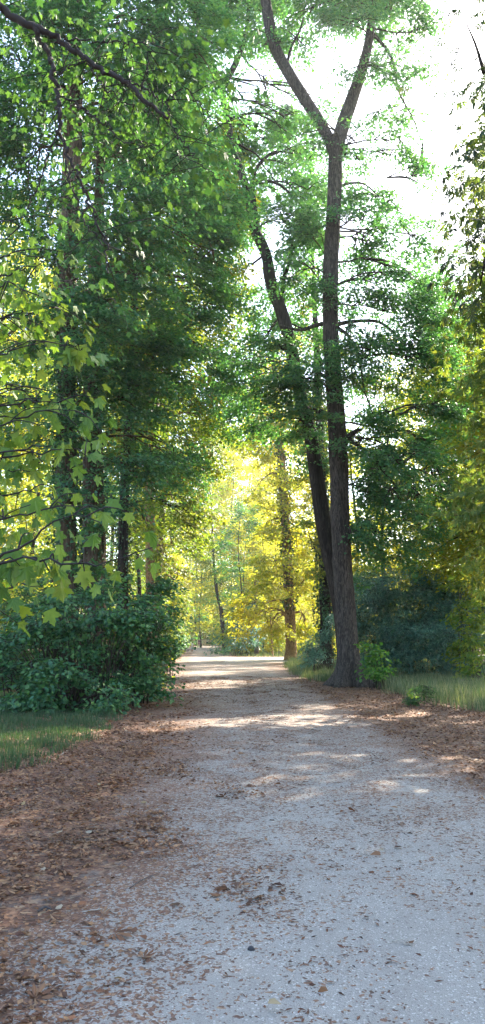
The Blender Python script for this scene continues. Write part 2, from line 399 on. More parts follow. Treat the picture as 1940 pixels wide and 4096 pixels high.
# fallen leaves
def scatter_leaves(name, x, y, size, tpl, m, tilt=.25, lift=.012):
    n = len(x); mb = MB()
    p = np.stack([x, y, ground_z(y)+lift*rng.uniform(.6, 2.2, n)], 1)
    a = rng.uniform(0, 6.28, n)
    d = np.stack([np.cos(a), np.sin(a), rng.normal(0, .12, n)], 1)
    nr = np.stack([rng.normal(0, tilt, n), rng.normal(0, tilt, n), np.ones(n)], 1)
    leaves(mb, p, d, nr, size, tpl)
    return mb
def dens_pick(n, x0, x1, y0, y1, fn, yb=1.):
    x = rng.uniform(x0, x1, n); y = y0+(y1-y0)*rng.uniform(0, 1, n)**yb
    k = rng.uniform(0, 1, n) < fn(x, y); return x[k], y[k]
def clump(x, y, s=1.):
    return .5+.25*np.sin(x*3.1*s+1.3*np.sin(y*1.7*s))+.25*np.sin(y*2.3*s+1.7*np.sin(x*2.9*s+1))
def left_f(x, y):
    d = (path_l(y)+.45-x)/1.5
    return np.clip(d+1.1*(clump(x, y)-.45), 0, 1)*(.35+.65*clump(x, y, 2.3))
def right_f(x, y):
    d = (x-path_r(y)+.1)/.5
    return np.clip(d+1.1*(clump(x, y)-.5), 0, 1)*(.5+.5*clump(x, y, 1.3))
fm = MB()
for args, f_, sz in (((110000, -5.2, .3, 2.2, 13), left_f, .05), ((60000, -8, .2, 13, 40), left_f, .075), ((90000, 1.2, 9, 5, 34), right_f, .07)):
    x, y = dens_pick(*args, f_, yb=1.3); n = len(x)
    b = scatter_leaves('x', x, y, sz*rng.uniform(.3, 1.1, n)**1.4*.95, 'rhomb', 0, .5)
    fm.add(b.v[0], [f[0] for f in b.f.values()])
x, y = dens_pick(2000, -5, .2, 2.2, 16, left_f, 1.4)
b = scatter_leaves('x', x, y, rng.uniform(.06, .12, len(x)), 'chestnut', 0, .3); fm.add(b.v[0], [f[0] for f in b.f.values()])
x, y = dens_pick(900, -5, 3, 2.6, 20, lambda x, y: .1+left_f(x, y), 1.4)
b = scatter_leaves('x', x, y, rng.uniform(.04, .09, len(x)), 'lime', 0, .4); fm.add(b.v[0], [f[0] for f in b.f.values()])
tag(fm.build('fallen_leaves', [M['fallen']]), 'brown dead leaves drifted along both sides of the gravel path', 'fallen leaves', kind='stuff')
# crumbs on the open gravel
def crumb_f(x, y):
    c = clump(x, y, 1.6)*clump(x+3, y*1.4, 3.9)*clump(x*1.3, y+7, .7)
    inside = (x > path_l(y)-.3) & (x < path_r(y)+.5)
    return inside*np.clip(.03+1.9*c**1.3, 0, 1)*np.interp(y, [2, 5, 9, 40], [.5, .8, 1, 1])
x, y = dens_pick(300000, -4, 3.4, 2.4, 36, crumb_f, 1.0)
n = len(x); b = scatter_leaves('x', x, y, (.014+.045*rng.uniform(0, 1, n)**3)*(.8+y/22), 'narrow', 0, .3, .006)
x, y = dens_pick(300, -1.5, 3.4, 2.4, 20, lambda x, y: .5, 1.5)
b2 = scatter_leaves('x', x, y, rng.uniform(.03, .08, len(x)), 'rhomb', 0, .35, .008)
b.add(b2.v[0], [f[0] for f in b2.f.values()])
tag(b.build('leaf_crumbs', [M['crumb']]), 'broken brown leaf crumbs scattered over the open gravel', 'leaf crumbs', kind='stuff')
x, y = dens_pick(200, -4.5, 1.5, 2.6, 16, lambda x, y: .25+.75*left_f(x, y), 1.3)
b = scatter_leaves('x', x, y, rng.uniform(.03, .065, len(x)), 'lime', 0, .5, .02)
tag(b.build('pale_leaves', [M['pale_leaf']]), 'pale curled leaves and paper-like scraps among the brown litter', 'pale leaves', kind='stuff')

# ------------------------------------------------------------ grass
def grass(name, n, x0, x1, y0, y1, fn, h, wid, mat, label, lean=.35, yb=1.):
    x, y = dens_pick(n, x0, x1, y0, y1, fn, yb); n = len(x)
    hh = h*rng.uniform(.4, 1.25, n)*(.55+.7*clump(x, y, 1.7)); a = rng.uniform(0, 6.28, n)
    base = np.stack([x, y, ground_z(y)], 1)
    le = np.stack([np.cos(a), np.sin(a), 0*a], 1)*(rng.uniform(.1, 1, n)*lean*hh)[:, None]
    sidev = np.stack([-np.sin(a+.8), np.cos(a+.8), 0*a], 1)*(wid*rng.uniform(.6, 1.3, n))[:, None]
    up = np.array([0, 0, 1.])
    v = np.stack([base-sidev, base+sidev, base+le*.35+sidev*.8+up*(hh*.55)[:, None], base+le*.35-sidev*.8+up*(hh*.55)[:, None], base+le+up*hh[:, None]], 1)
    i = (np.arange(n)*5)[:, None]
    o = mesh(name, v.reshape(-1, 3), [(i+np.array([[0, 1, 2, 3]]), 0), (i+np.array([[3, 2, 4]]), 0)], [mat])
    return tag(o, label, 'grass', kind='stuff')
def lg(x, y):
    # verge left of the litter band, its near rim curving away from the path
    xe = np.interp(y, [8, 9.6, 11, 13, 16, 20], [-4.4, -2.9, -2.55, -2.45, -2.6, -3.3])
    return np.clip((xe-x)*2.2+1.0*(clump(x, y, 2)-.4), 0, 1)*np.clip((y-8.6)*.9+(clump(x, y, 1.4)-.5), 0, 1)*(.35+.65*clump(x, y, 3))
grass('left_grass', 190000, -12, -1.8, 8.5, 24, lg, .13, .005, M['grass'], 'short green grass verge below the big dark shrub')
def rg(x, y):
    xe = np.interp(y, [14, 17, 20, 24, 28, 33], [6.9, 5.6, 4.9, 4.5, 4.7, 3.6])
    return np.clip((x-xe)*1.6+1.2*(clump(x, y, 1.2)-.45), 0, 1)
grass('right_grass', 110000, 3, 22, 15, 42, rg, .42, .007, M['hay'], 'tall seeding meadow grass in front of the blue-green shrub', .45)
def cg(x, y):
    xe = np.interp(y, [30, 36, 44, 60], [2.9, 2.5, 2.6, 3.4])
    return np.clip((x-xe)*1.3+.8*(clump(x, y, .8)-.4), 0, 1)*(y < 60+np.clip((x-3.6)*9, 0, 17))
grass('verge_grass', 90000, 2, 16, 31, 77, cg, .38, .011, M['hay'], 'sunlit long grass on the verge left of the big trunk')
def fg(x, y): return ((x > path_r(y)+.8) | (x < path_l(y)-.8))*(.3+.7*clump(x, y, .3))
grass('far_grass', 60000, -30, 26, 84, 180, fg, .45, .03, M['hay'], 'rough grass on both sides of the far path')
grass('left_far_grass', 26000, -16, -3, 36, 88, lambda x, y: np.clip((path_l(y)-.6-x)*1., 0, 1), .3, .018, M['grass'], 'low green growth along the left rim of the far path')

# ------------------------------------------------------------ trees
def limb_to(mb, trunk, rad, target, r0, m=0, sides=7, sag=.0, n=9):
    """a limb that leaves the trunk below its target and curves out to it"""
    hd = np.linalg.norm(trunk[:, :2]-target[:2], axis=1)
    want = target[2]+.12*hd+sag
    i = int(np.argmin(np.abs(trunk[:, 2]-want)+.02*hd)); i = min(i, len(trunk)-3)
    p0 = trunk[i]; mid = p0+(target-p0)*.5+np.array([0, 0, .13*np.linalg.norm(target-p0)])+rng.normal(0, .07, 3)*np.linalg.norm(target-p0)
    pts = spline([p0, mid, target], n)
    pts[1:-1] += rng.normal(0, .015, (n-2, 3))*np.linalg.norm(target-p0)
    r = min(r0, rad[i]*.55)
    tube(mb, pts, np.linspace(r, max(.012, r*.18), n), sides, m)
    return pts
def interp_line(px_pts, Y, n, dY=None):
    """px_pts: (px, py, width px[, dY])"""
    pts = []; rr = []
    for q in px_pts:
        yy = Y+(q[3] if len(q) > 3 else 0)
        pts.append(P(q[0], q[1], yy)); rr.append(q[2]*.44*m_per_px(yy, q[1]))
    a = spline(np.column_stack([pts, rr]), n); return a[:, :3], a[:, 3]
def blob_sprays(mb, cen, rad3, cover, axis_xy, size, tpl, L=1.2, nl=26, droop=.5, m=0, twig_m=1, flat=.35, hollow=.35, out=.75, width=.5, shelf=.35, tail=1.):
    area = math.pi*rad3[0]*rad3[2]; n = int(max(2, DENS*cover*area/(nl*.5*size*size*(.55 if tpl != 'narrow' else .25))))
    q = unit(rng.normal(0, 1, (n, 3)))*(rng.uniform(hollow, 1, n)**(1/2)*(1+tail*np.minimum(rng.exponential(.30, n), .8)))[:, None]
    kk = max(4, n//9); q = q[:kk][rng.integers(0, kk, n)]+rng.normal(0, .22, (n, 3))   # boughs: sprays gather round fewer centres
    st = cen+q*rad3
    # shelves: gather the sprays onto a few tilted layers
    step = max(.55, rad3[2]*.33); h = st[:, 2]; st[:, 2] = h+shelf*(np.round(h/step)*step-h)
    o = st-np.array([axis_xy[0], axis_xy[1], 0]); o[:, 2] = 0
    d = unit(o)*out+unit(q)*.45+rng.normal(0, .35, (n, 3)); d[:, 2] = d[:, 2]*.35
    sprays(mb, st-unit(d)*L*.3, d, L, nl, size, tpl, droop, flat, m, twig_m, width=width)
    return st, n
NL = [0]
def tree(name, base, trunks, blobs, label, cat, leaf, bark, size=.11, tpl='lime', cover=2., group=None, ivy=None, sides=20, seg=60, flare=.35,
         droop=.5, L=1.2, nl=26, amp=.06, twigs=5, depth=.9, limb_r=.06, crown_flat=.35, part_names=True):
    """trunks: list of (pts, rad). blobs: (px, py, r_px_h, r_px_v, Y[, cover])"""
    t = thing(name, base, label, cat, group)
    tb = MB()
    for k, (pts, rad) in enumerate(trunks):
        tube(tb, pts, rad, sides, 0, bark_disp(int(abs(base[0])*100)+k, amp, flare if k == 0 else 0, base[2]))
    main, mr = trunks[0]
    allp = np.concatenate([p for p, _ in trunks]); allr = np.concatenate([r for _, r in trunks])
    cb = MB()
    for b in blobs:
        if len(b) == 3: cen, rad3, cv = b
        else:
            cen = P(b[0], b[1], b[4]); k = m_per_px(b[4], b[1]); rad3 = np.array([b[2]*k, (b[2]+b[3])*.5*k*depth, b[3]*k]); cv = b[5] if len(b) > 5 else 1
        rad3 = np.asarray(rad3, float)
        st, n = blob_sprays(cb, cen, rad3, cover*cv, main[len(main)//2, :2], size, tpl, L, nl, droop, flat=crown_flat)
        NL[0] += n*nl
        lp = limb_to(tb, allp, allr, cen, limb_r, sides=6)
        for j in rng.choice(len(st), min(twigs, len(st)), replace=False):
            s0 = lp[rng.integers(3, len(lp))]
            q = spline([s0, (s0+st[j])/2+[0, 0, .12*np.linalg.norm(st[j]-s0)], st[j]], 6)
            tube(tb, q, np.linspace(.035, .010, 6)*max(1, limb_r/.09), 4, 0)
    o = tb.build('trunk', [bark], t, True, base)
    o = cb.build('crown', [leaf, M['twig']], t, False, base)
    if ivy:
        z0, z1, per_m, isz, push = ivy
        ib = MB()
        zz = main[:, 2]; n = int(per_m*(z1-z0)); z = rng.uniform(z0, z1, n)
        c = np.stack([np.interp(z, zz, main[:, i]) for i in range(3)], 1); r = np.interp(z, zz, mr)
        a = rng.uniform(0, 6.28, n); keep = clump(a*1.5, z*.9, 1.)+rng.uniform(-.3, .3, n) > .42
        a, z, c, r = a[keep], z[keep], c[keep], r[keep]; n = len(a)
        outv = np.stack([np.cos(a), np.sin(a), 0*a], 1)
        p = c+outv*(r+rng.uniform(0.0, push, n)*clump(a*2, z, 1.3)+.03)[:, None]
        leaves(ib, p, outv*.4+rng.normal(0, .5, (n, 3))-[0, 0, .8], outv+rng.normal(0, .5, (n, 3)), isz*rng.uniform(.6, 1.3, n), 'lime')
        # climbing stems
        for k in range(4):
            a0 = rng.uniform(0, 6.28); zs = np.linspace(z0, z1, 40)
            cc = np.stack([np.interp(zs, zz, main[:, i]) for i in range(3)], 1); rr = np.interp(zs, zz, mr)
            aa = a0+.6*np.sin(zs*.5+k)
            tube(ib, cc+np.stack([np.cos(aa), np.sin(aa), 0*aa], 1)*(rr*1.03+.01)[:, None], .018, 5, 1)
        ib.build('ivy', [M['ivy'], M['twig']], t, False, base)
    return t
def straight(px_pts, Y, seg, base_px=None):
    pts, r = interp_line(px_pts, Y, seg)
    return pts, r
def base_of(px, Y): return np.array([X(px, Y), Y, float(ground_z(Y))])
def down(px, Y, w):
    """trunk point on the ground under photo column px"""
    return (px, 2048+F*math.tan(PT+math.atan2(1.6-float(ground_z(Y))+.05, Y)), w)

# --- the forked lime on the right
Y1 = 28.
tp = [down(1398, Y1, 112), (1396, 2690, 104), (1392, 2600, 98), (1384, 2450, 92), (1372, 2300, 86), (1362, 2100, 84), (1356, 1900, 84), (1346, 1700, 80), (1333, 1500, 74),
      (1322, 1300, 70), (1322, 1100, 68), (1333, 900, 66), (1340, 720, 64), (1345, 600, 62), (1372, 500, 62), (1402, 410, 58), (1440, 300, 50), (1468, 200, 42), (1488, 60, 34), (1500, -150, 24), (1515, -500, 10)]
fork = [(1345, 640, 46), (1322, 570, 50), (1285, 500, 50), (1222, 400, 50), (1160, 300, 50), (1100, 190, 50), (1078, 100, 50), (1062, 0, 46), (1052, -200, 36), (1040, -500, 12)]
R1 = [interp_line(tp, Y1, 200), interp_line(fork, Y1, 60)]
for ln in ([(1335, 1300, 22), (1420, 1285, 17), (1520, 1290, 13), (1590, 1350, 10), (1650, 1450, 6)], [(1335, 1300, 20), (1400, 1350, 14), (1440, 1450, 11), (1455, 1550, 8), (1500, 1680, 4)],
           [(1320, 1290, 20), (1270, 1300, 18), (1200, 1320, 14), (1120, 1300, 7)], [(1365, 1790, 34), (1400, 1745, 30), (1425, 1725, 20), (1450, 1715, 7)], [(1370, 1740, 24), (1440, 1790, 14), (1530, 1880, 11), (1610, 1980, 8), (1680, 2080, 4)],
           [(1335, 1540, 16), (1290, 1500, 14), (1220, 1450, 12), (1140, 1440, 8), (1060, 1480, 4)], [(1335, 760, 16), (1390, 735, 12), (1450, 735, 8), (1520, 790, 5)], [(1060, 120, 16), (1140, 240, 3)][:0] or [(1150, 250, 14), (1165, 190, 12), (1200, 120, 9), (1215, 70, 5)],
           [(1480, 120, 16), (1560, 220, 12), (1600, 380, 9), (1650, 470, 6), (1700, 620, 3)]):
    R1.append(interp_line(ln, Y1, 24))
big = tree('lime_tree', base_of(1398, Y1), R1,
  [(1500, 790, 120, 60, 28, .5), (1600, 850, 110, 70, 29, .45), (1450, 880, 90, 60, 27, .5), (1560, 1010, 130, 70, 29, .5), (1480, 1120, 110, 70, 27, .6), (1620, 1130, 90, 60, 29, .4),
   (1550, 1250, 190, 70, 28, .9), (1700, 1200, 80, 55, 28, .8), (1480, 1400, 130, 90, 27, .9), (1620, 1400, 130, 90, 28, .7), (1720, 1500, 100, 80, 27, .9), (1520, 1560, 110, 70, 29, .7),
   (1500, 1760, 120, 60, 27, 1.), (1620, 1850, 110, 60, 26, .7), (1560, 1950, 100, 70, 27, .6), (1680, 1980, 80, 50, 26, .6), (1450, 2150, 60, 120, 28, .7), (1490, 1900, 100, 90, 29, .8), (1610, 2080, 110, 80, 29, .7), (1760, 1900, 90, 80, 29, .7), (1470, 1980, 60, 90, 29, .7), (1740, 1760, 90, 60, 29, .7), (1550, 2150, 90, 60, 29, .6), (1420, 560, 50, 40, 28, .5), (1500, 450, 60, 40, 28, .35), (1560, 620, 70, 40, 28, .45),
   (1250, 1490, 130, 60, 26.5, 1.4), (1120, 1560, 110, 60, 26, 1.4), (1200, 1680, 100, 60, 26.5, 1.2), (1080, 1480, 110, 45, 26, 1.2), (1250, 950, 90, 60, 29, .8), (1200, 1080, 80, 60, 27, .7),
   (1370, 100, 90, 100, 27, .4), (1560, 70, 110, 100, 28, .8), (1470, 250, 100, 60, 27, .4), (1240, 50, 110, 70, 28, .4), (1330, 520, 110, 50, 27, .4), (1450, -120, 220, 120, 28, .9), (1250, -150, 180, 120, 28, .9),
   (1050, 180, 80, 90, 28, .4), (1180, 150, 60, 50, 28, .4), (1680, 1330, 120, 60, 27, .8), (1600, 1660, 120, 60, 27, .9), (1740, 1640, 90, 50, 26.5, .7), (1400, 1300, 50, 60, 26, .6), (1640, 940, 90, 50, 28, .35), (1480, 980, 80, 60, 28, .4), (1620, 440, 60, 60, 28, .4), (1690, 600, 60, 50, 28, .5), (1580, 250, 80, 70, 28, .5), (1440, 640, 60, 50, 28, .5), (1660, 130, 70, 60, 28, .5), (1720, 700, 60, 30, 27, .5), (1600, 560, 60, 50, 27, .4)],
  'tall lime with a clean grey trunk forking high up, right of the path', 'tree', M['lime'], M['bark'], size=.115, cover=1.45, sides=64, flare=.95, amp=.05, L=1.1, twigs=7, limb_r=.045)
# --- leaning one behind it
Y2 = 31.
tp = [down(1392, Y2, 84), (1375, 2500, 80), (1340, 2300, 76), (1300, 2120, 74), (1272, 1950, 66), (1243, 1760, 60), (1200, 1580, 56), (1165, 1400, 56), (1128, 1250, 56), (1090, 1150, 54), (1062, 1010, 48), (1020, 920, 46), (998, 800, 40), (975, 720, 34), (935, 600, 30), (905, 450, 30), (890, 350, 30), (930, 280, 28), (980, 150, 20), (1000, -50, 12)]
tree('lime_tree', base_of(1392, Y2), [interp_line(tp, Y2, 120), interp_line([(890, 360, 24), (860, 280, 26), (810, 180, 20), (780, 30, 16), (760, -100, 10)], Y2, 20),
      interp_line([(1000, 770, 16), (1035, 660, 14), (1100, 608, 12), (1190, 615, 6)], Y2, 16), interp_line([(1035, 930, 16), (1040, 720, 13), (1115, 738, 12), (1175, 790, 10), (1215, 830, 5)], Y2, 18),
      interp_line([(1128, 1230, 20), (1135, 1120, 20), (1160, 1040, 14), (1170, 950, 8)], Y2, 14)],
  [(1040, 480, 110, 50, 34.2, .8), (1120, 600, 120, 50, 34.2, .8), (1230, 640, 100, 50, 31, .7), (1000, 640, 70, 60, 34.2, .7), (1110, 760, 110, 60, 34.2, .7), (1230, 760, 90, 60, 31, .7), (1150, 900, 120, 70, 30, 1.3), (1260, 900, 70, 60, 33, .8),
   (1200, 1000, 100, 50, 31, .7), (1050, 1250, 80, 60, 34.2, .8), (1230, 1180, 80, 70, 32, .6), (1010, 1400, 90, 70, 34.2, .8), (1130, 1400, 100, 50, 30, .7), (1240, 1340, 60, 60, 32, .7), (1000, 1560, 90, 60, 31, .9), (1240, 1800, 60, 80, 31, .5),
   (1000, 60, 120, 80, 32, .9), (1180, 480, 90, 50, 32, .45), (1000, 880, 80, 70, 34.2, .6), (1180, 560, 60, 40, 32, .6), (1290, 420, 40, 50, 32, .3), (960, 1180, 60, 60, 34.2, .5), (900, 1560, 80, 80, 33, .7), (1000, 1720, 100, 60, 32, .6), (850, 130, 90, 90, 32, .7), (920, -120, 200, 100, 31, .9), (940, 480, 60, 60, 34.2, .7), (1100, 360, 60, 40, 33, .35), (1090, 1180, 60, 40, 32, .5)],
  'dark lime tree leaning left, crossing behind the big forked trunk', 'tree', M['lime'], M['bark_dark'], size=.12, cover=1.55, sides=32, L=1.15, twigs=6)
# --- ivy-clad trunk between
Y3 = 42.
tp = [down(1304, Y3, 56), (1303, 2500, 52), (1298, 2300, 48), (1290, 2100, 44), (1284, 1900, 40), (1275, 1600, 34), (1262, 1300, 26), (1250, 1000, 14)]
tree('lime_tree', base_of(1304, Y3), [interp_line(tp, Y3, 80)],
  [(1200, 1650, 120, 80, 42), (1340, 1700, 110, 80, 43, .6), (1250, 1850, 90, 80, 41, .6), (1300, 1400, 110, 80, 43, .4), (1230, 1150, 80, 80, 43, .6), (1420, 1600, 90, 80, 44, .5), (1240, 2200, 50, 120, 41, .6), (1400, 2250, 50, 90, 43, .5)],
  'slim lime tree clad in ivy, just left of the big forked trunk', 'tree', M['lime_olive'], M['bark_dark'], size=.15, cover=1.2, ivy=(.8, 17, 420, .14, .35), L=1.5, twigs=4)
# --- golden tree with the mottled trunk
Y4 = 68.
tp = [down(1163, Y4, 56), (1163, 2600, 52), (1160, 2450, 48), (1152, 2300, 44), (1145, 2150, 42), (1135, 2000, 40), (1125, 1850, 36), (1112, 1700, 30), (1098, 1500, 20), (1090, 1300, 9)]
tree('chestnut_tree', base_of(1163, Y4), [interp_line(tp, Y4, 80)],
  [(1060, 1750, 90, 70, 68), (1200, 1750, 90, 70, 68), (1080, 1900, 80, 80, 66, .8), (1210, 1950, 80, 90, 68), (1080, 2080, 60, 80, 67, .8), (1220, 2150, 70, 80, 68), (1080, 2250, 60, 60, 66, .8), (1040, 2420, 60, 60, 66, 1.0), (1100, 2380, 50, 70, 65, 1.),
   (1220, 2350, 70, 70, 69, 1.), (1070, 2490, 70, 35, 65, 1.), (1230, 2480, 60, 50, 70, .8), (1150, 2230, 50, 60, 66, .5), (1160, 2060, 50, 50, 66, .5), (1130, 1600, 110, 90, 68), (1150, 1400, 100, 90, 68, .7), (1000, 2480, 40, 40, 66, .8)],
  'golden-leaved tree with a stout mottled trunk lit orange-brown beside the sunlit side path', 'tree', M['gold_lit'], M['bark_lit'], size=.24, cover=1.2, ivy=(4.5, 20, 200, .2, .7), L=2.0, twigs=4, flare=.25, limb_r=.14)

# --- left row of limes
def left_tree(bpx, Y, pts, blobs, label, **k):
    tp = [down(*pts[0][:1], Y, pts[0][2])]+pts
    return tree('lime_tree', base_of(pts[0][0], Y), [interp_line(tp, Y, 110)]+k.pop('more', []), blobs, label, 'tree', k.pop('leaf', M['lime']), k.pop('bark', M['bark_moss']), **k)
left_tree(0, 22., [(275, 2600, 86), (268, 2300, 82), (262, 2000, 82), (262, 1800, 80), (266, 1500, 78), (268, 1200, 78), (275, 900, 82), (285, 700, 84), (292, 550, 80), (300, 350, 70), (320, 100, 50), (340, -200, 30), (350, -500, 10)],
  [(90, 250, 140, 120, 22), (250, 130, 160, 110, 21), (450, 100, 150, 110, 22), (400, 300, 150, 100, 21), (560, 260, 140, 110, 22), (150, 500, 120, 110, 22, .8), (60, 700, 110, 130, 23, .8), (450, 520, 120, 90, 22, .7),
   (600, 480, 130, 100, 22), (730, 380, 110, 110, 23), (520, 750, 130, 100, 21, 1.1), (680, 680, 130, 110, 22), (800, 600, 100, 110, 23), (380, 950, 120, 90, 20.5, 1.1), (560, 950, 140, 90, 21), (300, 1130, 90, 90, 20, 1.), (430, 1200, 140, 90, 20, 1.), (700, 900, 130, 100, 22), (830, 830, 110, 100, 23), (850, 1000, 100, 80, 22),
   (130, 1000, 90, 110, 22, .7), (80, 1300, 90, 110, 22, .8), (100, 1600, 90, 120, 21, .8), (330, 1400, 90, 60, 20, 1.1), (600, 1150, 130, 90, 21), (-60, 400, 120, 200, 22), (200, -150, 250, 120, 22), (600, -120, 220, 120, 22), (700, 120, 120, 120, 22, .9), (820, 200, 80, 90, 22, .6), (150, 800, 80, 80, 23, .7), (300, 800, 90, 60, 20, .5), (560, 620, 80, 60, 21, .8)],
  'ivy-hung lime tree with drooping boughs, leftmost trunk rising behind the big shrub', size=.105, cover=1.5, ivy=(1.2, 15, 520, .10, .35), sides=40, L=1.0, twigs=6)
left_tree(0, 24., [(385, 2600, 104), (380, 2300, 98), (376, 2100, 96), (372, 1900, 92), (368, 1700, 86), (372, 1400, 74), (380, 1100, 60), (395, 800, 46), (410, 500, 30), (425, 200, 12)],
  [(520, 1380, 150, 70, 22.5, 1.3), (640, 1450, 120, 70, 23, 1.2), (400, 1480, 120, 80, 22, 1.3), (500, 1600, 130, 80, 22.5, 1.1), (330, 1650, 90, 80, 21.5, 1.1), (650, 1620, 120, 90, 24, .9), (720, 1300, 120, 80, 24, 1.), (820, 1430, 90, 60, 25, .9), (760, 1150, 100, 80, 24, .9),
   (700, 1800, 90, 110, 25, .8), (600, 1780, 90, 70, 24, .7), (480, 1850, 110, 50, 22, 1.2), (560, 1920, 100, 40, 22, 1.2), (230, 1760, 90, 60, 22, .9), (260, 1900, 70, 60, 21.5, .8), (900, 1180, 70, 60, 25, .7), (450, 2040, 100, 36, 21.5, 1.2), (330, 2060, 80, 40, 21.5, 1.),
   (480, 600, 150, 120, 26), (650, 350, 140, 120, 26, .8), (330, 1250, 80, 70, 22, 1), (250, 1450, 80, 70, 22, 1)],
  'stout ribbed lime tree with teal leaf shelves, second trunk behind the big shrub', size=.11, cover=1.5, ivy=(3.0, 12, 300, .10, .25), sides=48, L=1.1, twigs=6)
left_tree(0, 32., [(490, 2500, 48), (492, 2200, 46), (498, 2000, 44), (508, 1800, 42), (520, 1600, 38), (530, 1400, 34), (540, 1100, 28), (550, 800, 18), (560, 500, 9)],
  [(560, 500, 160, 130, 33), (700, 700, 150, 120, 33), (860, 640, 70, 110, 33, .8), (640, 1000, 150, 110, 33), (820, 900, 120, 120, 33), (900, 750, 70, 90, 33, .8), (880, 1100, 90, 90, 32, .8), (640, 1300, 120, 110, 33), (430, 1300, 150, 150, 33), (440, 1000, 150, 150, 33), (560, 1650, 100, 120, 33, .7), (420, 1750, 70, 120, 32, .7), (780, 1600, 90, 120, 33, .8), (780, 1850, 70, 110, 32, .9), (600, 2050, 60, 90, 32, .6), (740, 2050, 60, 90, 31, .9)],
  'thin dark lime tree standing third from the left behind the shrub', size=.14, cover=1.5, bark=M['bark_dark'], leaf=M['lime_olive'], ivy=(1, 14, 200, .12, .3), L=1.4)
left_tree(0, 42., [(603, 2450, 42), (602, 2250, 42), (600, 2000, 42), (598, 1800, 38), (590, 1600, 32), (580, 1300, 24), (570, 1000, 12)],
  [(560, 1200, 160, 120, 43), (750, 1250, 140, 120, 43, .8), (870, 1300, 70, 80, 43, .7), (700, 1500, 130, 120, 43, .8), (860, 1550, 80, 80, 43, .7), (520, 1500, 130, 130, 44), (700, 1900, 80, 120, 42, .8), (560, 1850, 90, 100, 43, .5), (770, 1980, 70, 80, 42, .7), (700, 2180, 60, 70, 41, .7), (540, 2080, 60, 90, 44, .4), (880, 1700, 70, 90, 43, .8)],
  'lime tree with a warm sunlit straight trunk, just left of the thin leaning one', size=.17, cover=1.4, bark=M['bark_lit'], leaf=M['lime_olive'], L=1.6, limb_r=.12)
left_tree(0, 46., [(634, 2450, 30), (634, 2300, 30), (640, 2150, 30), (655, 2000, 26), (664, 1850, 20), (670, 1650, 14), (680, 1400, 6)],
  [(720, 1750, 70, 90, 46, .8), (760, 1900, 60, 80, 46, .7), (660, 1650, 80, 80, 46, .7), (740, 2120, 55, 90, 45, .9), (700, 2320, 60, 50, 45, .8), (650, 1950, 50, 80, 46, .5)],
  'slim lime tree leaning over the path, rightmost trunk of the left row', size=.18, cover=1.4, bark=M['bark_moss'], leaf=M['lime_olive'], L=1.5)

# --- maple whose trunk stands outside the frame to the left; its boughs hang into the picture
MYT = np.array([-4.6, 7.2, 0.])
mt = thing('maple_tree', MYT, 'near maple tree reaching in from the left with dark boughs and big yellow-green star leaves', 'tree')
tb = MB(); cb = MB(); lb = MB()
mz = np.linspace(-.1, 17, 60); mp = np.stack([MYT[0]+.25*np.sin(mz*.3), MYT[1]+.2*np.sin(mz*.4+1), mz], 1)
tube(tb, mp, np.linspace(.26, .06, 60), 28, 0, bark_disp(5, .05, .5, 0))
def bough(line, leaf_n=0, spread=.35, size=.13, root=True, tpl='maple', hang=.5, sides=8, mbk=None, drop=0.):
    """line: (px, py, width px, depth)"""
    pts = []; rr = []
    for px, py, w, Y in line:
        pts.append(P(px, py, Y)); rr.append(.5*w*Y/F*1.1)
    if root:
        z = max(2.2, pts[0][2]-.25*np.linalg.norm(pts[0]-MYT)*.6); r0 = np.array([np.interp(z, mz, mp[:, 0]), np.interp(z, mz, mp[:, 1]), z])
        pts.insert(0, (r0+pts[0])/2+[0, 0, .15]); rr.insert(0, rr[0]*1.15); pts.insert(0, r0); rr.insert(0, rr[0]*1.2)
    n = 8*len(pts); a = spline(np.column_stack([pts, rr]), n)
    q = a[:, :3]; q[2:-1] += rng.normal(0, .004, (n-3, 3))*(1+np.linalg.norm(q[2:-1]-[0, 0, 1.6], axis=1)[:, None]*.3)
    tube(tb, q, np.maximum(a[:, 3], .003), sides, 1)
    if leaf_n:
        leaf_n = int(leaf_n*(1.35 if mbk is not None else 1)); lo = n//3 if root else 0
        i = rng.integers(lo, n, leaf_n); st = q[i]
        off = np.clip(rng.normal(0, 1, (leaf_n, 3)), -1.7, 1.7)*[spread, spread*1.0, spread*.55]; off[:, 2] -= drop; off[:, 1] = np.abs(off[:, 1])+.03
        p = st+off
        # a side twig to every few leaves
        for j in range(0, leaf_n, 7):
            s = st[j]; e = p[j]; tube(tb, spline([s, (s+e)/2+[0, 0, .04], e], 5), np.linspace(.006, .0025, 5), 4, 1)
        d = off*[1, 1, .2]+rng.normal(0, .25, (leaf_n, 3)); d[:, 2] -= hang
        if mbk is not None: size = .098
    leaves(mbk or cb, p, d, np.array([0, -.35, 1.])+rng.normal(0, .42, (leaf_n, 3)), size*rng.uniform(.65, 1.2, leaf_n), tpl)
    return q
D = 7.5
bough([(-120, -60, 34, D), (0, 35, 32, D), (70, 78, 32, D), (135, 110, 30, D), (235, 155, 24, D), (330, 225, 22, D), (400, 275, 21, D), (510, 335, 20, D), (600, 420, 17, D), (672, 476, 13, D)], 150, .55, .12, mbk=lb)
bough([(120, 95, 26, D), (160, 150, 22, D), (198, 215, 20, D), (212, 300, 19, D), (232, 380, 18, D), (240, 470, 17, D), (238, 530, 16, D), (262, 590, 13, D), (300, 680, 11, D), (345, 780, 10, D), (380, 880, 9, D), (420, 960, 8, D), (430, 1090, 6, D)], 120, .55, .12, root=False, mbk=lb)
bough([(238, 520, 9, D), (200, 600, 8, D), (165, 710, 7, D), (130, 790, 6, D), (105, 840, 4, D)], 20, .4, .11, root=False, mbk=lb)
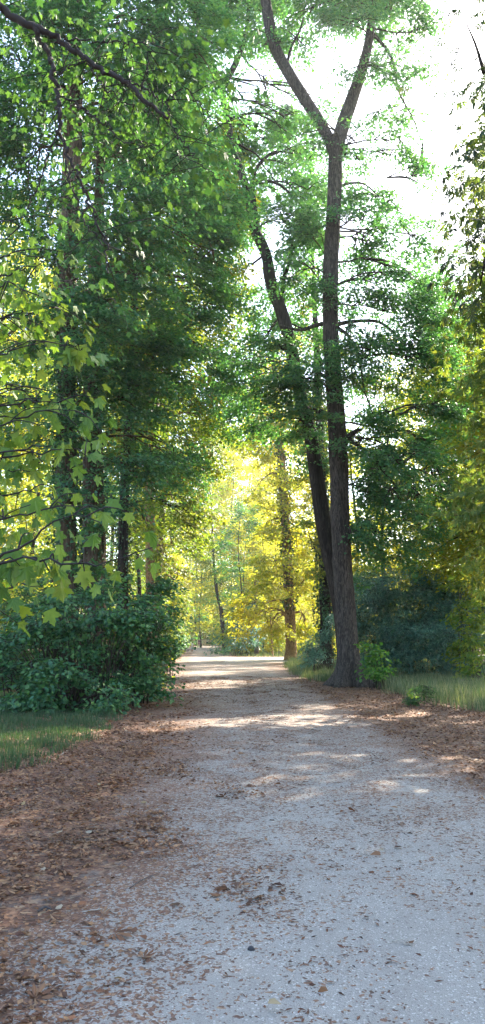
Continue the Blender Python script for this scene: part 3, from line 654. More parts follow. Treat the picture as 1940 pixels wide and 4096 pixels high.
bough([(262, 640, 9, D), (275, 720, 8, D), (305, 790, 7, D), (340, 880, 6, D), (400, 960, 5, D), (450, 1010, 3, D)], 40, .45, .11, root=False, mbk=lb)
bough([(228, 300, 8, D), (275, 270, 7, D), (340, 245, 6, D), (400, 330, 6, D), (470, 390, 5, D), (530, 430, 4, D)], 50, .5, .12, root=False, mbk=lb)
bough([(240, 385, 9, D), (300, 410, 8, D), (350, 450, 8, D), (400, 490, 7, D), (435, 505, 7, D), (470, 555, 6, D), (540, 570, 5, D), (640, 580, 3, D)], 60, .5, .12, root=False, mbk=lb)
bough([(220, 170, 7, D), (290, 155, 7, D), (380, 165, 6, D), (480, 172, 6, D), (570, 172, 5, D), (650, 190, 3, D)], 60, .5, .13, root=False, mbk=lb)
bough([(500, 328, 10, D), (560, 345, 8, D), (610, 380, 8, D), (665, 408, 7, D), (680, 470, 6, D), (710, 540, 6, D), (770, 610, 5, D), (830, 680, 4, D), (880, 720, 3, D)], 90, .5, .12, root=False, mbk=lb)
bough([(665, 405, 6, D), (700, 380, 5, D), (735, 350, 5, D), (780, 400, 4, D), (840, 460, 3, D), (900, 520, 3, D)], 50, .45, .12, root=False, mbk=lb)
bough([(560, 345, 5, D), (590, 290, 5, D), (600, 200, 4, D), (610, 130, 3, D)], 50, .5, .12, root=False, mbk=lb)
# upper maple leaves across the top of the frame
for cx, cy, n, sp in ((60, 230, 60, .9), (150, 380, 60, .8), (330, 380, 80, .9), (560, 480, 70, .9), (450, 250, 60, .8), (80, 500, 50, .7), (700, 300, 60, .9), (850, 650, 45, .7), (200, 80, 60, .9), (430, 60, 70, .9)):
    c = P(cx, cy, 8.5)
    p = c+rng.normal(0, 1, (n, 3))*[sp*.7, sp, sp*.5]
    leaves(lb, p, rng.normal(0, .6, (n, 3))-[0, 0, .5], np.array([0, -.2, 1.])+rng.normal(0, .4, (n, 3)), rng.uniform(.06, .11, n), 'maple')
# low sprays, close to the lens
LOW = []
for cx, cy, Y, n, sp in ((10, 880, 6.2, 60, .30), (60, 1010, 6., 80, .34), (10, 1130, 5.6, 80, .34), (90, 1080, 5.8, 50, .24), (20, 1270, 6., 80, .36), (120, 1240, 6.4, 50, .3), (40, 1400, 5.8, 80, .34), (20, 1540, 5.4, 80, .32), (120, 1600, 5.4, 60, .26),
                         (50, 1680, 5.2, 70, .28), (190, 1640, 5.2, 30, .16), (100, 1790, 5., 60, .24), (230, 1800, 5., 40, .15), (10, 1880, 5.2, 70, .28), (100, 1960, 5.2, 60, .24), (20, 2060, 5., 70, .26), (140, 2050, 4.8, 50, .2), (40, 2200, 4.8, 70, .25), (60, 2340, 4.8, 70, .26),):
    LOW.append(([(-60, cy+40, 9, Y), (cx*.5, cy+15, 7, Y), (cx, cy, 5, Y-.1), (cx+110, cy+rng.uniform(-50, 50), 2.5, Y-.2)], n, sp, .112))
LOW += [([(240, 1385, 5, 4.6), (300, 1390, 3, 4.6), (330, 1400, 2, 4.6)], 7, .06, .13),
        ([(-80, 2280, 14, 3.9), (0, 2230, 11, 3.9), (100, 2180, 9, 3.8), (170, 2120, 7, 3.7), (260, 2070, 5, 3.7), (330, 2060, 3, 3.6), (400, 2090, 2, 3.6)], 60, .13, .115),
        ([(-60, 2270, 12, 3.8), (60, 2235, 9, 3.8), (160, 2240, 8, 3.7), (260, 2245, 7, 3.6), (340, 2245, 6, 3.6), (420, 2255, 5, 3.5), (500, 2235, 3, 3.5), (610, 2190, 2, 3.5)], 75, .11, .105)]
for ln, n, sp, sz in LOW: bough(ln, int(n*1.4), sp, sz*.86, root=ln[0][0] < 0, hang=.75, sides=6)
tb.build('trunk', [M['bark'], M['branch']], mt, True, MYT)
cb.build('crown', [M['maple']], mt, False, MYT)
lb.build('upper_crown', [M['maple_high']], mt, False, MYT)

# --- horse chestnuts outside the right rim: their leaf fans hang in at the right edge and shade the near path
def side_tree(px_side, Y, xw, h, blobs, label, leaf, size=.2, tpl='chestnut', cover=1.2, name='chestnut_tree', **k):
    z = np.linspace(-.1, h, 50); p = np.stack([xw+.4*np.sin(z*.25+Y), Y+.3*np.sin(z*.3), z], 1)
    return tree(name, (xw, Y, 0), [(p, np.linspace(.34, .04, 50))], blobs, label, 'tree', leaf, M['bark_dark'], size=size, tpl=tpl, cover=cover, L=1.1, nl=9, droop=.7, limb_r=.12, **k)
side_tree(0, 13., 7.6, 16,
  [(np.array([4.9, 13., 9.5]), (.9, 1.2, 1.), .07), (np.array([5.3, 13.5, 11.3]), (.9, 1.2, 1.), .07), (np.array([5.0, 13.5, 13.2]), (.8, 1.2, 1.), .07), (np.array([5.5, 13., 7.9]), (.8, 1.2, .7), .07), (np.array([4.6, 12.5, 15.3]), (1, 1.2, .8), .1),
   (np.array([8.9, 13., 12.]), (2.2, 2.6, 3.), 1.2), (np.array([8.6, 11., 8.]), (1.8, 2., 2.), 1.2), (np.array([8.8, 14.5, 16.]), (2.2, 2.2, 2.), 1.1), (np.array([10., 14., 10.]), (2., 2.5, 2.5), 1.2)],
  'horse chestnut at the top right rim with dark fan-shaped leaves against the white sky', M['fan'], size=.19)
side_tree(0, 22., 9.6, 17,
  [(np.array([8.6, 21., 6.]), (2., 2.5, 1.6), .8), (np.array([8.9, 22., 9.]), (1.6, 2.5, 2.), .4), (np.array([10.4, 22., 13.]), (2.4, 3., 2.5), 1.2), (np.array([10.5, 22., 16.5]), (2.4, 2.6, 2.), 1.2), (np.array([11, 20., 8.]), (2., 2.5, 2.5), 1.2)],
  'brownish horse chestnut whose low boughs end at the right rim of the photo', M['chestnut'], size=.26, cover=1.1)
# trees added beyond the rim for shade, close the canopy toward the sun
for k, (xx, yy, lab) in enumerate(((12.5, 33., 'lime tree added for shade, crown edge showing at the far right, behind the meadow'), (9.7, 6.5, 'tall lime tree added for shade beside the path, mostly outside the right rim'), (15.5, 40., 'tall lime tree added for shade, its crown edge at the right rim above the meadow'))):
    z = np.linspace(-.1, (14.5, 17, 21)[k], 50); p = np.stack([xx+.4*np.sin(z*.25+yy), yy+.3*np.sin(z*.3), z], 1)
    tree('lime_tree', (xx, yy, 0), [(p, np.linspace(.3, .05, 50))],
         [(np.array([xx+rng.normal(0, 1.6)+(.8 if k == 1 else 0), yy+rng.normal(0, 2), zz]), (2.3, 2.5, 1.9), 1.2) for zz in np.linspace((5, 8, 7)[k], (14, 17, 21)[k], (7, 7, 10)[k])], lab, 'tree', M['far'] if k == 0 else M['lime'], M['bark_dark'], size=.15, L=1.3, cover=1.1)

# --- background trees, each its own
def bg_tree(px, Y, h_px_top, w_px, label, leaf='far', size=.3, cover=.9, low=.06, tw=None, name='woodland_tree', nb=9, lean=0, bark='bark_dark', cat='tree', group=None):
    b = base_of(px, Y); top = P(px, h_px_top, Y)[2]; k = m_per_px(Y); rw = w_px*k*.5
    z = np.linspace(0, top*.94, 30); r0 = (tw or 26)*.5*k
    p = np.stack([b[0]+lean*z+.25*np.sin(z*.4+px), np.full(30, Y)+.3*np.sin(z*.3), z+b[2]-.05], 1)
    bl = []
    for i in range(nb):
        t = (i+.5)/nb; zz = top*(low+(1-low)*t)
        prof = math.sin(math.pi*min(1, (.18+.80*t)))**.6
        a = i*2.4+px; rr = rw*prof
        c = np.array([b[0]+lean*zz+math.cos(a)*rr*.5, Y+math.sin(a)*rr*.5, zz+b[2]])
        bl.append((c, (rr*.75, rr*.75, max(top/nb*.95, rr*.35)), rng.uniform(.7, 1.15)))
    return tree(name, b, [(p, np.linspace(r0, r0*.2, 30))], bl, label, cat, M[leaf], M[bark], size=size, tpl='rhomb', cover=cover, sides=10, L=size*6, nl=22, twigs=2, droop=.45, limb_r=r0*.45, flare=.25, group=group)
BG = 'trees of the wood behind the path'
bgs = [
 # right side, yellow green
 (1560, 46, 1500, 330, 'olive woodland tree standing directly behind the blue-green shrub', 'lime_olive', .22), (1800, 50, 1330, 380, 'yellowing woodland tree behind the right end of the blue-green shrub', 'gold_lit', .24),
 (1430, 66, 1650, 250, 'golden woodland tree seen close to the right of the big forked trunk', 'gold_lit', .26), (1680, 66, 1420, 340, 'bright green woodland tree with loose top, between the two yellowing ones', 'far', .28),
 (1950, 60, 1350, 320, 'brownish woodland tree cut by the right rim of the photo', 'lime_olive', .28), (1365, 74, 1800, 220, 'tall golden woodland tree seen between the leaning and the mottled trunks', 'gold_lit', .34),
 (1600, 122, 1950, 300, 'pale green woodland tree far behind the blue-green shrub', 'far', .36), (1870, 118, 1900, 300, 'pale woodland tree far behind the right meadow', 'far', .36),
 # centre
 (1250, 110, 1800, 300, 'sunlit woodland tree far behind the mottled trunk', 'gold_lit', .38), (1110, 125, 1850, 280, 'yellow woodland tree far behind the side path', 'gold_lit', .4),
 (960, 104, 1950, 140, 'blue-green slender woodland tree in the middle distance, right of the path', 'lime', .3), 
 (1010, 160, 1500, 260, 'hazy tall tree above the bright side path', 'far', .5), (880, 185, 1650, 260, 'hazy tree closing the view above the far path', 'gold_lit', .5), (780, 190, 1800, 220, 'hazy yellow tree above the people on the path', 'gold_lit', .5),
 (930, 145, 1750, 260, 'dense golden woodland tree closing the middle of the view', 'gold_lit', .42), (1040, 138, 1800, 220, 'sunlit woodland tree straight above the bright side path', 'gold_lit', .42), (800, 158, 2250, 60, 'small dark green tree above the ochre wall', 'lime', .42), (1150, 165, 1750, 240, 'hazy golden tree behind the mottled trunk', 'gold_lit', .48),
 (980, 118, 2050, 160, 'small sunlit yellow tree at the mouth of the side path', 'gold_lit', .36), (1060, 104, 2150, 150, 'low bright yellow-green tree behind the straight young trunk', 'gold_lit', .34),

 # left
 (668, 100, 1750, 150, 'yellow-green woodland tree left of the far path', 'gold_lit', .34), (625, 70, 1650, 180, 'olive woodland tree behind the left row of limes', 'lime_olive', .28), (590, 120, 1500, 280, 'pale woodland tree far behind the left row of limes', 'far', .38),
 (540, 62, 1350, 260, 'sunlit green woodland tree between the left lime trunks', 'lime_olive', .27), (430, 80, 1300, 320, 'olive woodland tree between the left lime trunks', 'lime_olive', .32), (300, 55, 1200, 300, 'mid-green woodland tree behind the leftmost lime', 'lime', .25),
 (110, 45, 1100, 300, 'green woodland tree behind the maple sprays', 'far', .22), (-80, 60, 800, 420, 'tall woodland tree at the left rim of the photo', 'far', .26), (200, 90, 1100, 420, 'pale woodland tree far behind the maple sprays', 'far', .34), (30, 110, 1000, 420, 'hazy woodland tree at the far left', 'lime_olive', .4),
]
for px, Y, top, w, lab, leaf, sz in bgs:
    bg_tree(px, Y, top, w, lab, leaf, sz, group=None, nb=10 if w > 250 else 8, cover=.7 if px in (1430, 1560, 1950, 1680, 1365) else .9, low={668: .16, 780: .14, 925: .12, 880: .1}.get(px, .05), lean={885: -.09}.get(px, 0), tw=20 if Y < 100 else 7)
# far edge of the wood
fl = ['at the far left', 'beyond the left shrubs', 'left of the far wall', 'behind the far wall', 'right of the far wall', 'beyond the side path', 'behind the golden tree', 'behind the forked lime', 'behind the blue-green shrub', 'at the far right']
for i, xx in enumerate(np.linspace(-85, 85, 10)):
    Y = 215+12*math.sin(i*2.1); px = 970+xx/Y*F
    bg_tree(px, Y, 2570-F*rng.uniform(20, 26)/Y, 30/Y*F, 'faint distant tree on the last edge of the wood, '+fl[i], 'far', .8, cover=1.3, low=.02, nb=9, tw=12, name='distant_tree')

# ------------------------------------------------------------ shrubs
def shrub(name, px, Y, blobs, label, leaf, size, tpl='lime', cover=1.4, L=.6, nl=22, droop=.4, stems=10, cat='shrub', flat=.4, m_stem='twig', group=None, stem_r=.02, twig_r=.006, width=.5, hollow=.45):
    b = base_of(px, Y); t = thing(name, b, label, cat, group)
    cb = MB(); sb = MB()
    for q in blobs:
        if len(q) == 3: cen, r3, cv = q; cen = np.asarray(cen); r3 = np.asarray(r3)
        else:
            cen = P(q[0], q[1], q[4]); k = m_per_px(q[4]); r3 = np.array([q[2]*k, (q[2]+q[3])*.5*k, q[3]*k]); cv = q[5] if len(q) > 5 else 1
        st, n = blob_sprays(cb, cen, r3, cover*cv, b[:2], size, tpl, L, nl, droop, flat=flat, width=width, hollow=hollow, shelf=.12, tail=.7)
        NL[0] += n*nl
        for j in rng.choice(len(st), min(stems, len(st)), replace=False):
            s0 = np.array([b[0]+(cen[0]-b[0])*.7+rng.normal(0, .2), b[1]+(cen[1]-b[1])*.7+rng.normal(0, .2), b[2]-.02])
            e = st[j]; mid = (s0+e)/2+[0, 0, .2*abs(e[2]-s0[2])]
            tube(sb, spline([s0, mid, e], 8), np.linspace(stem_r, stem_r*.3, 8), 5, 0)
    sb.build('stems', [M[m_stem]], t, True, b); cb.build('foliage', [leaf, M['twig']], t, False, b)
    return t
shrub('shrub', 300, 20., [(330, 2400, 110, 50, 18.5, 1.2), (450, 2480, 110, 60, 18.5, 1.2), (560, 2440, 100, 60, 19.5), (610, 2520, 66, 70, 20.5), (230, 2450, 80, 60, 18.5), (600, 2640, 90, 80, 20), (480, 2640, 110, 80, 20, .7), (300, 2600, 110, 90, 20.5, .6),
      (130, 2690, 110, 60, 17.8, 1.2), (250, 2720, 110, 50, 17.6, 1.2), (60, 2740, 80, 60, 17.8), (400, 2770, 80, 45, 17.4, 1.2), (560, 2730, 80, 50, 19), (380, 2540, 100, 60, 18.5, .9), (190, 2790, 80, 45, 18), (20, 2640, 90, 80, 18.5), (450, 2360, 90, 45, 20, .9), (250, 2340, 90, 50, 20, .9), (560, 2340, 80, 50, 21, .8), (160, 2440, 80, 50, 19.5, .8), (350, 2300, 80, 40, 21, .7), (640, 2430, 50, 40, 20), (120, 2560, 90, 80, 20, .6), (420, 2680, 160, 90, 21.5, .8), (200, 2640, 160, 110, 21.5, .7), (330, 2810, 130, 30, 18.6, 1.)],
      'big dark teal-green shrub of round leaves under the left limes', M['teal'], .108, cover=1.4, L=.7, nl=18, stems=9)
shrub('shrub', 30, 26., [(20, 2520, 130, 110, 26), (160, 2560, 120, 100, 27, .8), (-60, 2650, 100, 120, 25), (90, 2680, 130, 80, 27, .8), (250, 2560, 120, 100, 28, .6), (0, 2380, 110, 60, 27, .6)],
      'sunlit yellow-green bush behind the left end of the dark shrub', M['maple_high'], .12, cover=1.3, L=.8)
shrub('shrub', 675, 30., [(640, 2560, 45, 60, 29), (625, 2640, 42, 50, 28), (670, 2460, 38, 40, 31), (615, 2700, 40, 34, 27, .8)],
      'small yellow-edged bush at the path end of the dark left shrub', M['lime_olive'], .10, cover=1.3, L=.6)
shrub('shrub', 1640, 34., [(1640, 2420, 170, 90, 34), (1500, 2440, 90, 80, 33.5), (1780, 2450, 110, 80, 34), (1620, 2310, 120, 70, 34.5, .9), (1700, 2540, 160, 80, 33), (1540, 2560, 110, 80, 33), (1840, 2570, 80, 80, 33.5), (1480, 2360, 60, 60, 35, .8), (1750, 2330, 80, 60, 35, .8), (1650, 2630, 170, 50, 33.4), (1820, 2640, 80, 50, 33)],
      'large dark blue-green shrub of narrow leaflets behind the right meadow', M['blue'], .17, 'narrow', cover=2.6, L=.8, nl=30, droop=.55, stems=5)
shrub('shrub', 1900, 30., [(1900, 2500, 70, 90, 30), (1930, 2620, 70, 70, 29), (1870, 2400, 60, 60, 30, .7)],
      'olive-green bush at the right rim beside the blue-green shrub', M['lime_olive'], .14, cover=1.2, L=.7)
shrub('shrub', 1300, 38., [(1290, 2580, 50, 60, 38), (1330, 2520, 30, 60, 38), (1250, 2620, 40, 35, 37)],
      'blue-green bush just left of the big forked trunk', M['blue'], .16, 'narrow', cover=1.4, L=.7, nl=26)
shrub('shrub', 1505, 26.6, [(1480, 2620, 28, 45, 26.4), (1525, 2645, 30, 38, 26.4), (1498, 2585, 20, 30, 26.6), (1500, 2690, 34, 30, 26.2)],
      'small bright green sapling bush sprouting at the right foot of the forked lime', M['bright'], .13, cover=1.1, L=.5, nl=14, stems=4)
shrub('young_plant', 1665, 19.3, [(1645, 2770, 35, 25, 19.3), (1690, 2790, 40, 25, 19.3), (1700, 2760, 25, 20, 19.4)],
      'small sunlit pale plant at the front rim of the right meadow', M['maple_high'], .045, cover=.8, L=.22, nl=12, stems=3, cat='plant', stem_r=.005)
shrub('young_plant', 1650, 17.9, [(1646, 2800, 8, 32, 17.9)],
      'thin weed with a few light leaves standing alone in the leaf litter', M['maple'], .06, cover=.7, L=.1, nl=5, stems=1, cat='plant', stem_r=.005)
shrub('shrub', 690, 78., [(690, 2510, 32, 60, 78), (700, 2580, 26, 30, 76), (670, 2560, 30, 50, 74)],
      'dark bush at the left rim of the far path before the people', M['teal'], .26, 'rhomb', cover=1.4, L=1.3)
shrub('shrub', 960, 90., [(960, 2530, 50, 50, 90), (985, 2470, 40, 50, 92, .8), (925, 2570, 40, 32, 90), (1000, 2585, 30, 20, 88)],
      'grey-green bush between the far path and the side path', M['blue'], .34, 'rhomb', cover=1.4, L=1.6)
shrub('shrub', 880, 140., [(872, 2555, 26, 26, 140), (900, 2560, 20, 20, 138)],
      'dark round bush right of the far wall', M['teal'], .35, 'rhomb', cover=1.5, L=1.2)
for px, Y, w, h, lab in ((1090, 96, 90, 60, 'green bush behind the side path, left of the mottled trunk'), (1230, 92, 90, 70, 'green bush behind the side path, right of the mottled trunk'), (1400, 100, 110, 90, 'green bush far behind the forked lime'),
                     (560, 90, 120, 90, 'green bush far behind the left limes'), (640, 104, 80, 60, 'green bush glimpsed at the left of the far path'), (1580, 80, 140, 100, 'green bush hidden partly by the blue-green shrub'), (1800, 76, 140, 100, 'green bush behind the olive-green bush'),
                     (380, 70, 130, 110, 'green bush seen through the left limes'), (150, 64, 140, 120, 'green bush seen under the maple sprays'),
                     (935, 112, 40, 60, 'sunlit bush at the right rim of the far path'), (945, 132, 60, 90, 'dark green bush farther on at the right rim of the far path'), (700, 108, 30, 70, 'dark green bush at the left rim of the far path'), (1010, 100, 60, 90, 'bright bush at the mouth of the side path'), (800, 208, 80, 32, 'sunlit bush above the far wall'), (860, 212, 80, 34, 'pale bush above the right end of the far wall'), (690, 170, 50, 40, 'dark bush behind the woman in white')):
    shrub('shrub', px, Y, [(px-w*.3, 2570-h*.35, w*.5, h*.6, Y), (px+w*.3, 2570-h*.3, w*.5, h*.6, Y), (px, 2570-h*.8, w*.4, h*.5, Y, .8)], lab, M['teal'] if px in (945, 735, 700) else M['gold_lit' if 'yellow' in lab or 'bright' in lab or 'sunlit' in lab else 'far'], .004*Y, 'rhomb', cover=1.5, L=.018*Y, stems=3)  # bushes labelled sunlit get the glow-tinted leaf colour

# leaning dark tree at the right rim of the far path
YL = 112.
tree('woodland_tree', base_of(896, YL), [interp_line([down(898, YL, 20), (893, 2520, 18), (884, 2440, 17), (868, 2370, 15), (858, 2280, 12), (850, 2150, 8), (846, 2000, 4)], YL, 40)],
     [(850, 2280, 60, 40, YL, .8), (800, 2200, 50, 50, YL, .7), (900, 2200, 50, 50, YL, .7), (850, 2080, 70, 60, YL, .8), (840, 1960, 60, 50, YL, .8), (890, 2340, 36, 30, YL+1, .7)],
     'dark-trunked woodland tree leaning left over the far path', 'tree', M['lime_olive'], M['bark_dark'], size=.34, tpl='rhomb', sides=10, L=2., cover=1.1, limb_r=.12)
# slender saplings by the side path
def sapling(px, Y, top, w, lean, label, bark='bark_moss', crown=None):
    pts = [down(px, Y, w), (px+lean*.5, (2580+top)/2, w*.85), (px+lean, top, w*.5)]
    return tree('young_tree', base_of(px, Y), [interp_line(pts, Y, 24)], crown, label, 'tree', M['gold_lit'], M[bark], size=.004*Y, tpl='rhomb', sides=10, L=1.2, cover=.9, limb_r=.05)
sapling(1026, 92, 2300, 20, -4, 'pale straight young trunk at the side path', 'bark_moss', [(1020, 2420, 40, 60, 92), (1035, 2330, 40, 50, 93)])
sapling(1090, 86, 2400, 8, -14, 'thin leaning sapling left of the mottled trunk', 'bark_lit', [(1076, 2400, 30, 30, 86)])

# ------------------------------------------------------------ far wall
M['wall'] = plain('ochre_render', (.50, .38, .24), .9, .12, 1.5); M['cap'] = plain('wall_cap_stone', (.36, .30, .24), .9, .2, 3)
def box(mb, x0, x1, y0, y1, z0, z1, m=0):
    v = [[x, y, z] for z in (z0, z1) for y in (y0, y1) for x in (x0, x1)]
    mb.add(v, np.array([[0, 2, 3, 1], [4, 5, 7, 6], [0, 1, 5, 4], [2, 6, 7, 3], [0, 4, 6, 2], [1, 3, 7, 5]]), m)
YW = 200.; gz = float(ground_z(YW)); wb = np.array([X(818, YW), YW, gz])
wt = thing('garden_wall', wb, 'low ochre wall closing the far end of the path', 'wall')
m_ = MB(); box(m_, X(776, YW), X(846, YW), YW, YW+.4, gz-.1, gz+1.55); m_.build('wall', [M['wall']], wt, loc=wb)
m_ = MB(); box(m_, X(776, YW)-.05, X(846, YW)+.05, YW-.06, YW+.46, gz+1.553, gz+1.66); m_.build('coping', [M['cap']], wt, loc=wb)
for px in (773, 849):
    m_ = MB(); x = X(px, YW); box(m_, x-.2, x+.2, YW-.1, YW+.5, gz-.1, gz+1.8); box(m_, x-.26, x+.26, YW-.16, YW+.56, gz+1.803, gz+1.9)
    m_.build('pillar', [M['cap']], wt, loc=wb)
# litter bin in front of the wall
YB = 192.; gb = float(ground_z(YB)); bb = np.array([X(829, YB), YB, gb]); bt = thing('litter_bin', bb, 'small dark litter bin on a post in front of the far wall', 'bin')
m_ = MB(); tube(m_, [bb+[0, 0, .45], bb+[0, 0, .5], bb+[0, 0, .95], bb+[0, 0, 1.0]], [.22, .26, .28, .27], 14); m_.build('bin_body', [plain('bin_green', (.03, .04, .03))], bt, True, bb)
m_ = MB(); tube(m_, [bb+[0, .3, -.05], bb+[0, .3, 1.1]], .04, 8); tube(m_, [bb+[0, .3, .8], bb+[0, .1, .8]], .03, 6); m_.build('post', [M['cap']], bt, True, bb)
m_ = MB(); tube(m_, [bb+[0, 0, 1.05], bb+[0, 0, 1.10], bb+[0, 0, 1.16]], [.3, .3, .1], 14); m_.build('lid', [plain('bin_lid', (.5, .48, .42))], bt, True, bb)

# ------------------------------------------------------------ small things on the near ground
def on_ground(px, py):
    yc = (2048-py)/F; y = math.cos(PT)-yc*math.sin(PT); z = math.sin(PT)+yc*math.cos(PT)
    Y = -1.6/z*y; return np.array([(px-970)/F*Y/y, Y, 0.])
M['stick'] = plain('pale_stick', (.36, .33, .28), .8, .2, 30); M['dark_stick'] = plain('dark_stick', (.05, .045, .045), .8, .2, 30); M['stone'] = plain('dark_stone', (.03, .03, .035), .7, .3, 60)
for a, b, r, mt_, lab in (((330, 3655), (470, 3662), .004, 'stick', 'thin pale stick lying where the leaf litter thins out'), ((150, 3652), (205, 3648), .008, 'dark_stick', 'short dark stick in the leaf litter near the lower left rim'),
                         ((1570, 3775), (1650, 3792), .0035, 'stick', 'pale curved straw on the open gravel'), ((520, 3560), (640, 3500), .004, 'dark_stick', 'thin brown twig at the rim between litter and gravel')):
    A, B_ = on_ground(*a), on_ground(*b); up = np.array([0, 0, .012]); mid = (A+B_)/2+[.0, .03, .008]
    m_ = MB(); tube(m_, spline([A+up, mid+up, B_+up*1.2], 14)+rng.normal(0, .0015, (14, 3)), np.linspace(r, r*.5, 14), 7)
    q = (A*.4+B_*.6)+up; tube(m_, spline([q, q+[.02, .04, .006]], 4), [r*.6, r*.5, r*.4, r*.3], 5)
    tag(m_.build('fallen_twig', [M[mt_]], None, True), lab, 'twig')
c = on_ground(1005, 3803); a_ = np.linspace(0, np.pi, 9)
m_ = MB(); pp = np.stack([c[0]-.018*np.cos(a_), np.full(9, c[1]), np.full(9, .010)], 1); tube(m_, pp+rng.normal(0, .001, (9, 3)),   .003+.011*np.sin(a_)*rng.uniform(.8, 1.1, 9), 9)
tag(m_.build('stone', [M['stone']], None, True), 'small dark stone alone on the near gravel', 'stone')

# ------------------------------------------------------------ people and dog (skinned bodies)
M['skin'] = plain('skin', (.42, .24, .16), .6, .06); M['hair'] = plain('hair', (.04, .025, .02), .7, .3, 40)
M['white'] = plain('white_cloth', (.75, .74, .74), .9, .06); M['grey'] = plain('grey_skirt_cloth', (.45, .44, .50), .9, .1)
M['maroon'] = plain('maroon_cloth', (.16, .035, .06), .9, .1); M['dogfur'] = plain('pale_fur', (.50, .45, .38), .9, .2, 20); M['shoe'] = plain('shoe', (.6, .58, .55), .7, .1)
def skin_mesh(name, verts, edges, mat, parent, sub=2, root=0):
    me = bpy.data.meshes.new(name); me.from_pydata([v[:3] for v in verts], edges, []); me.materials.append(mat)
    o = bpy.data.objects.new(name, me); C.objects.link(o); o.parent = parent
    sk_ = o.modifiers.new('skin', 'SKIN'); sk_.use_smooth_shade = True
    for i, v in enumerate(verts):
        d = me.skin_vertices[0].data[i]; d.radius = (v[3], v[4] if len(v) > 4 else v[3]); d.use_root = i == root
    o.modifiers.new('sub', 'SUBSURF').levels = sub; o.modifiers['sub'].render_levels = sub
    # bake to one mesh
    dg = bpy.context.evaluated_depsgraph_get(); nm = bpy.data.meshes.new_from_object(o.evaluated_get(dg))
    o.modifiers.clear(); o.data = nm
    for p_ in nm.polygons: p_.use_smooth = True
    return o
def person(loc, label, stride, top, bottom, skirt=True, rot=0., scale=1., facing=1):
    t = thing('person', loc, label, 'person'); t.rotation_euler = (0, 0, rot); t.scale = (scale,)*3
    s = stride
    V = [(0, 0, .95, .13, .10), (0, 0, 1.12, .115, .09), (0, 0, 1.30, .14, .10), (0, 0, 1.42, .10, .08), (0, 0, 1.50, .052), (0, .005, 1.56, .07, .08), (0, .005, 1.64, .08, .095), (0, 0, 1.71, .055, .065),
         (.09, 0, .88, .085), (.10, s*.45, .50, .055), (.10, s*.95-.02, .09, .036), (.10, s*.95+.12*facing, .035, .030),
         (-.09, 0, .88, .085), (-.10, -s*.35, .50, .055), (-.10, -s*.95, .10, .036), (-.10, -s*.95+.12*facing, .035, .030),
         (.17, 0, 1.38, .052), (.22, -s*.3, 1.12, .038), (.22, -s*.35+.06, .90, .028), (.22, -s*.35+.09, .84, .032), (.22, -s*.35+.11, .77, .012),
         (-.17, 0, 1.38, .052), (-.22, s*.3, 1.12, .038), (-.22, s*.35+.06, .90, .028), (-.22, s*.35+.09, .84, .032), (-.22, s*.35+.11, .77, .012),
         (0, .10*facing, 1.60, .016)]
    E_ = [(0, 1), (1, 2), (2, 3), (3, 4), (4, 5), (5, 6), (6, 7), (0, 8), (8, 9), (9, 10), (10, 11), (0, 12), (12, 13), (13, 14), (14, 15), (3, 16), (16, 17), (17, 18), (18, 19), (19, 20), (3, 21), (21, 22), (22, 23), (23, 24), (24, 25), (5, 26)]
    skin_mesh('body', V, E_, M['skin'], t)
    hv = [(0, -.02*facing, 1.76, .06, .07), (0, -.05*facing, 1.68, .085, .075), (0, -.07*facing, 1.60, .075, .05), (0, -.07*facing, 1.50, .05, .035)]
    skin_mesh('hair', hv, [(0, 1), (1, 2), (2, 3)], M['hair'], t)
    tv = [(0, 0, .96, .16, .125), (0, 0, 1.12, .14, .11), (0, 0, 1.30, .165, .125), (0, 0, 1.41, .12, .10), (.18, 0, 1.37, .07), (.21, -s*.15, 1.23, .065), (-.18, 0, 1.37, .07), (-.21, s*.15, 1.23, .065)]
    skin_mesh('shirt', tv, [(0, 1), (1, 2), (2, 3), (3, 4), (4, 5), (3, 6), (6, 7)], top, t)
    m_ = MB()
    if skirt:
        z = np.array([1.02, .98, .85, .70, .55, .46]); r = np.array([.14, .16, .20, .235, .27, .285])
        a = np.linspace(0, 2*np.pi, 28, endpoint=False); v = []
        for zi, ri in zip(z, r):
            w = ri*(1+.07*np.sin(9*a)*(1.02-zi)*2)
            v.append(np.stack([w*np.cos(a), w*.85*np.sin(a)+0*a, np.full(28, zi)], 1))
        v = np.concatenate(v); i = np.arange(5)[:, None]*28; j = np.arange(28)[None]; k = (j+1) % 28
        m_.add(v, np.stack([i+j, i+28+j, i+28+k, i+k], -1).reshape(-1, 4)); m_.build('skirt', [bottom], t, True)
    else:
        skin_mesh('shorts', [(0, 0, .98, .155, .125), (0, 0, .90, .14, .12), (.09, 0, .84, .10), (.10, s*.25, .66, .095), (-.09, 0, .84, .10), (-.10, -s*.2, .66, .095)], [(0, 1), (1, 2), (2, 3), (1, 4), (4, 5)], bottom, t)
    return t
yw = 122.; pl = np.array([X(769, yw), yw, float(ground_z(yw))])
person(pl, 'woman in a white top and pale grey skirt walking on the far path', .16, M['white'], M['grey'], True, rot=.5, scale=.97)
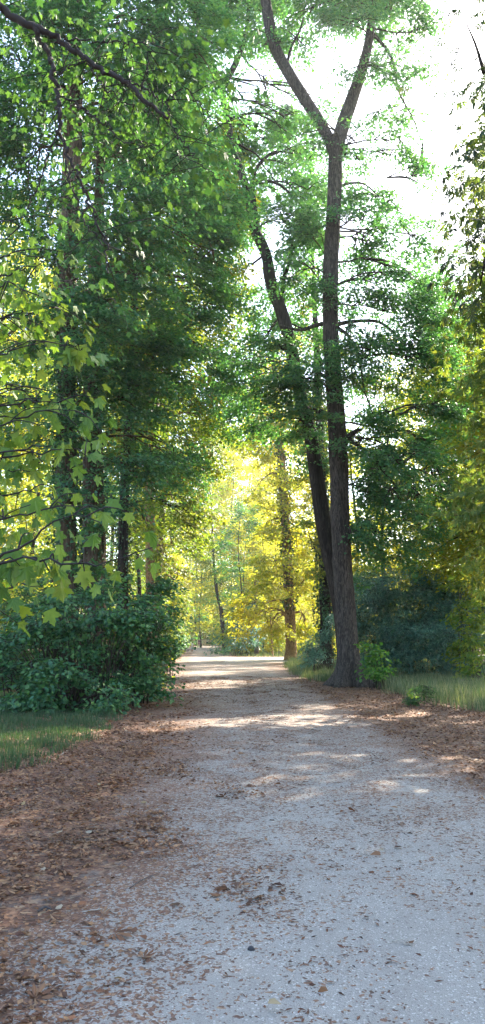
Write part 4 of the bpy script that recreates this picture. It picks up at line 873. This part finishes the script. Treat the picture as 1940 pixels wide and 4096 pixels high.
ym = 152.; person(np.array([X(796, ym), ym, float(ground_z(ym))]), 'person in dark maroon clothes before the far ochre wall', .12, M['maroon'], M['maroon'], False, rot=-.3, scale=1.08)
dl = np.array([X(753, yw), yw+.3, float(ground_z(yw))])
dt = thing('dog', dl, 'pale dog beside the woman in white on the far path', 'dog'); dt.rotation_euler = (0, 0, 1.2)
DV = [(0, -.32, .50, .10, .11), (0, 0, .50, .115, .125), (0, .26, .52, .12, .145), (0, .40, .64, .07), (0, .48, .76, .065), (0, .58, .76, .05), (0, .68, .73, .03),
      (.07, -.34, .42, .07), (.08, -.28, .27, .04), (.08, -.40, .17, .024), (.08, -.38, .04, .022), (.08, -.32, .02, .024),
      (-.07, -.34, .42, .07), (-.08, -.20, .27, .04), (-.08, -.28, .17, .024), (-.08, -.25, .04, .022), (-.08, -.19, .02, .024),
      (.07, .28, .40, .05), (.07, .26, .22, .03), (.07, .27, .04, .022), (.07, .33, .02, .024), (-.07, .28, .40, .05), (-.07, .36, .22, .03), (-.07, .36, .04, .022), (-.07, .42, .02, .024),
      (0, -.46, .54, .03), (0, -.60, .62, .02), (.045, .46, .86, .016), (-.045, .46, .86, .016)]
DE = [(0, 1), (1, 2), (2, 3), (3, 4), (4, 5), (5, 6), (0, 7), (7, 8), (8, 9), (9, 10), (10, 11), (0, 12), (12, 13), (13, 14), (14, 15), (15, 16), (2, 17), (17, 18), (18, 19), (19, 20), (2, 21), (21, 22), (22, 23), (23, 24), (0, 25), (25, 26), (4, 27), (4, 28)]
skin_mesh('body', DV, DE, M['dogfur'], dt)
# ------------------------------------------------------------ air
m, nt, out = newmat('haze_air'); pv_ = nt.nodes.new('ShaderNodeVolumePrincipled')
pv_.inputs['Color'].default_value = (.86, .93, .95, 1); pv_.inputs['Density'].default_value = HAZE; pv_.inputs['Anisotropy'].default_value = .6
nt.links.new(pv_.outputs[0], out.inputs['Volume'])
m_ = MB(); box(m_, -320, 320, -70, 520, -1, 60); tag(m_.build('haze', [m]), 'thin sunlit air between the trees', 'haze', kind='stuff')
